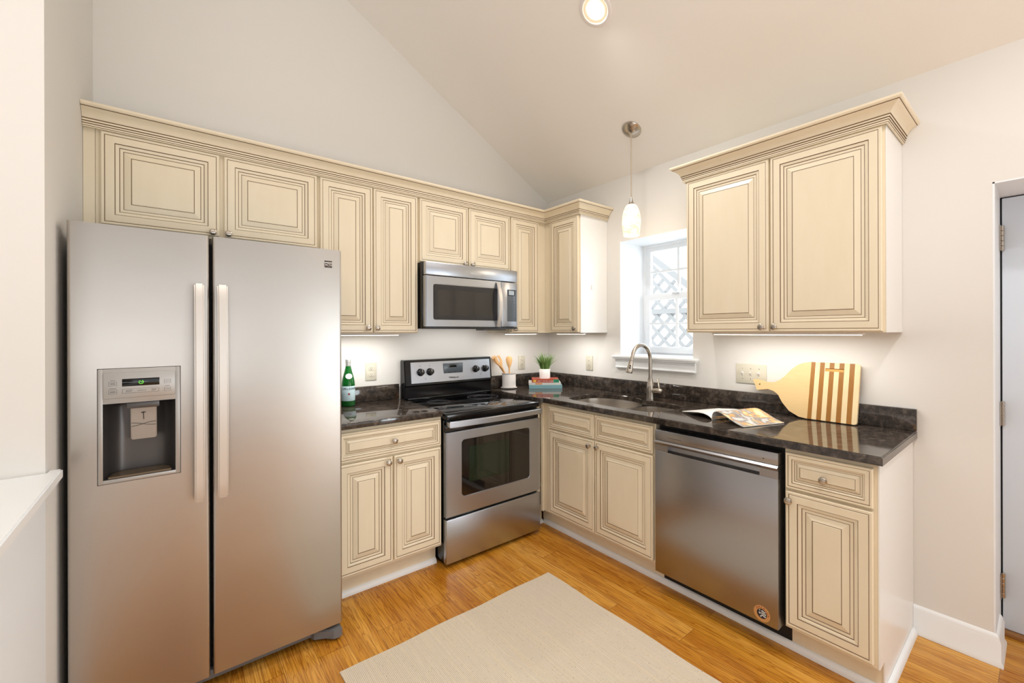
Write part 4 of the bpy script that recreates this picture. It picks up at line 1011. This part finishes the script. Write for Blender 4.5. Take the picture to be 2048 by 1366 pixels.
# ------------------------------------------------------------------ lamps
NS = Vector((-CS, 0, -1)).normalized()        # into the room
def can(x, y, label, power):
    c = Vector((x, y, ceil_z(x)))
    t = thing('recessed_light', label, 'ceiling light', tuple(c), group='recessed lights in the sloped ceiling')
    MB().lathe([(.088, -.001), (.088, .003), (.083, .006), (.070, .007), (.066, .004), (.066, -.002)], c, NS, 40, cap0=False, cap1=False).build('trim_ring', M['white'], t)
    MB().lathe([(.066, .004), (.060, .0018), (.050, .0012), (.048, .0012)], c, NS, 40, cap0=False, cap1=False).build('baffle', mat('warm_white_baffle', (240, 226, 205), .4), t)
    MB().lathe([(.0485, .0011), (.047, .004), (.03, .0065), (.002, .0075)], c, NS, 32, cap0=True).build('lamp_face', M['bulb'], t)
    l = bpy.data.lights.new('recessed_lamp', 'SPOT'); l.energy = power; l.color = (1, .985, .97); l.spot_size = math.radians(150); l.spot_blend = 1.; l.shadow_soft_size = .05
    o = bpy.data.objects.new('recessed_lamp', l); COL.objects.link(o); o.location = c+NS*.03; o.rotation_euler = Vector((0, 0, -1)).to_track_quat('-Z', 'Y').to_euler()
    return t
can(-.918, -1.385, 'lit round recessed light in the sloped ceiling above the kitchen', 50)
can(-.918, -3.3, 'added unseen recessed ceiling light behind the viewer on the right', 42)  # unseen fixture added for its light
can(-2.3, -3.6, 'added unseen recessed ceiling light behind the viewer on the left', 62)  # second unseen fixture, added to light the room

# pendant
PX, PY = -.292, -1.146
pz = ceil_z(PX); c = Vector((PX, PY, pz))
pt = thing('pendant_lamp', 'lit pendant lamp with alabaster glass shade hanging before the window', 'pendant lamp', (PX, PY, 2.01))
MB().lathe([(.064, .0005), (.064, .006), (.060, .010), (.050, .016), (.030, .026), (.012, .030), (.004, .031)], c, NS, 40).build('canopy', M['nickel'], pt)
lp = Vector((PX, PY, 0)); zc0 = (c+NS*.030).z
MB().tube([c+NS*.030, (PX-.006, PY, zc0-.03), (PX-.006, PY, 2.262)], .0033, 8).build('cord', mat('pale_cord', (176, 160, 138), .4), pt)
MB().lathe([(.005, .048), (.0075, .040), (.011, .022), (.018, .008), (.0265, -.004), (.0265, -.007)][::-1], (PX-.006, PY, 2.217), seg=28).build('socket_cap', M['nickel'], pt)
MB().lathe([(.046, 0), (.0495, .001), (.0515, .004), (.056, .04), (.0598, .08), (.0605, .10), (.058, .13), (.050, .165), (.038, .192), (.027, .204), (.024, .2055), (.022, .204), (.035, .19), (.047, .163), (.0545, .13), (.057, .10), (.0565, .08), (.053, .04), (.048, .004)], (PX-.006, PY, 2.0115), seg=40, cap0=False, cap1=False).build('glass_shade', M['shade'], pt, fix=False)
MB().lathe([(.012, 0), (.02, .01), (.026, .03), (.026, .05), (.02, .075), (.013, .09), (.013, .12)], (PX-.006, PY, 2.07), seg=20).build('bulb', mat('lit_bulb', (255, 244, 220), .4, emit=(255, 236, 200), estr=6), pt)
l = bpy.data.lights.new('pendant_glow', 'POINT'); l.energy = 1.5; l.color = (1, .86, .66); l.shadow_soft_size = .05
o = bpy.data.objects.new('pendant_glow', l); COL.objects.link(o); o.location = (PX-.006, PY, 1.98)

# under-cabinet lights
def bar(label, x0, x1, run, power, yy=-.22):
    t = thing('under_cabinet_light', label, 'light bar', ((x0+x1)/2, yy, ZUB-.0175), run, group='light bars under the wall cabinets')
    MB().box(x0, x1, yy-.02, yy+.02, ZUB-.012, ZUB-.0015, bev=.002).build('housing', M['white'], t)
    MB().box(x0+.01, x1-.01, yy-.014, yy+.014, ZUB-.0145, ZUB-.0118).build('diffuser', M['led'], t)
    loc = ((x0+x1)/2, yy, ZUB-.017) if run == 'A' else (yy, -(x0+x1)/2, ZUB-.017)
    l = bpy.data.lights.new('bar_lamp', 'AREA'); l.shape = 'RECTANGLE'; l.size = (x1-x0-.02); l.size_y = .03; l.energy = power; l.color = (1, .985, .95)
    o = bpy.data.objects.new('bar_lamp', l); COL.objects.link(o); o.location = loc
    if run == 'B': o.rotation_euler = (0, 0, math.pi/2)
bar('slim light bar under the tall cabinet beside the refrigerator', -1.97, -1.5, 'A', 2.0)
bar('slim light bar under the narrow cabinet right of the microwave', -.645, -.33, 'A', .85)
bar('slim light bar under the corner cabinet left of the window', .36, .66, 'B', 1.2)
bar('slim light bar under the wide cabinet right of the window', 1.66, 2.36, 'B', 2.0)
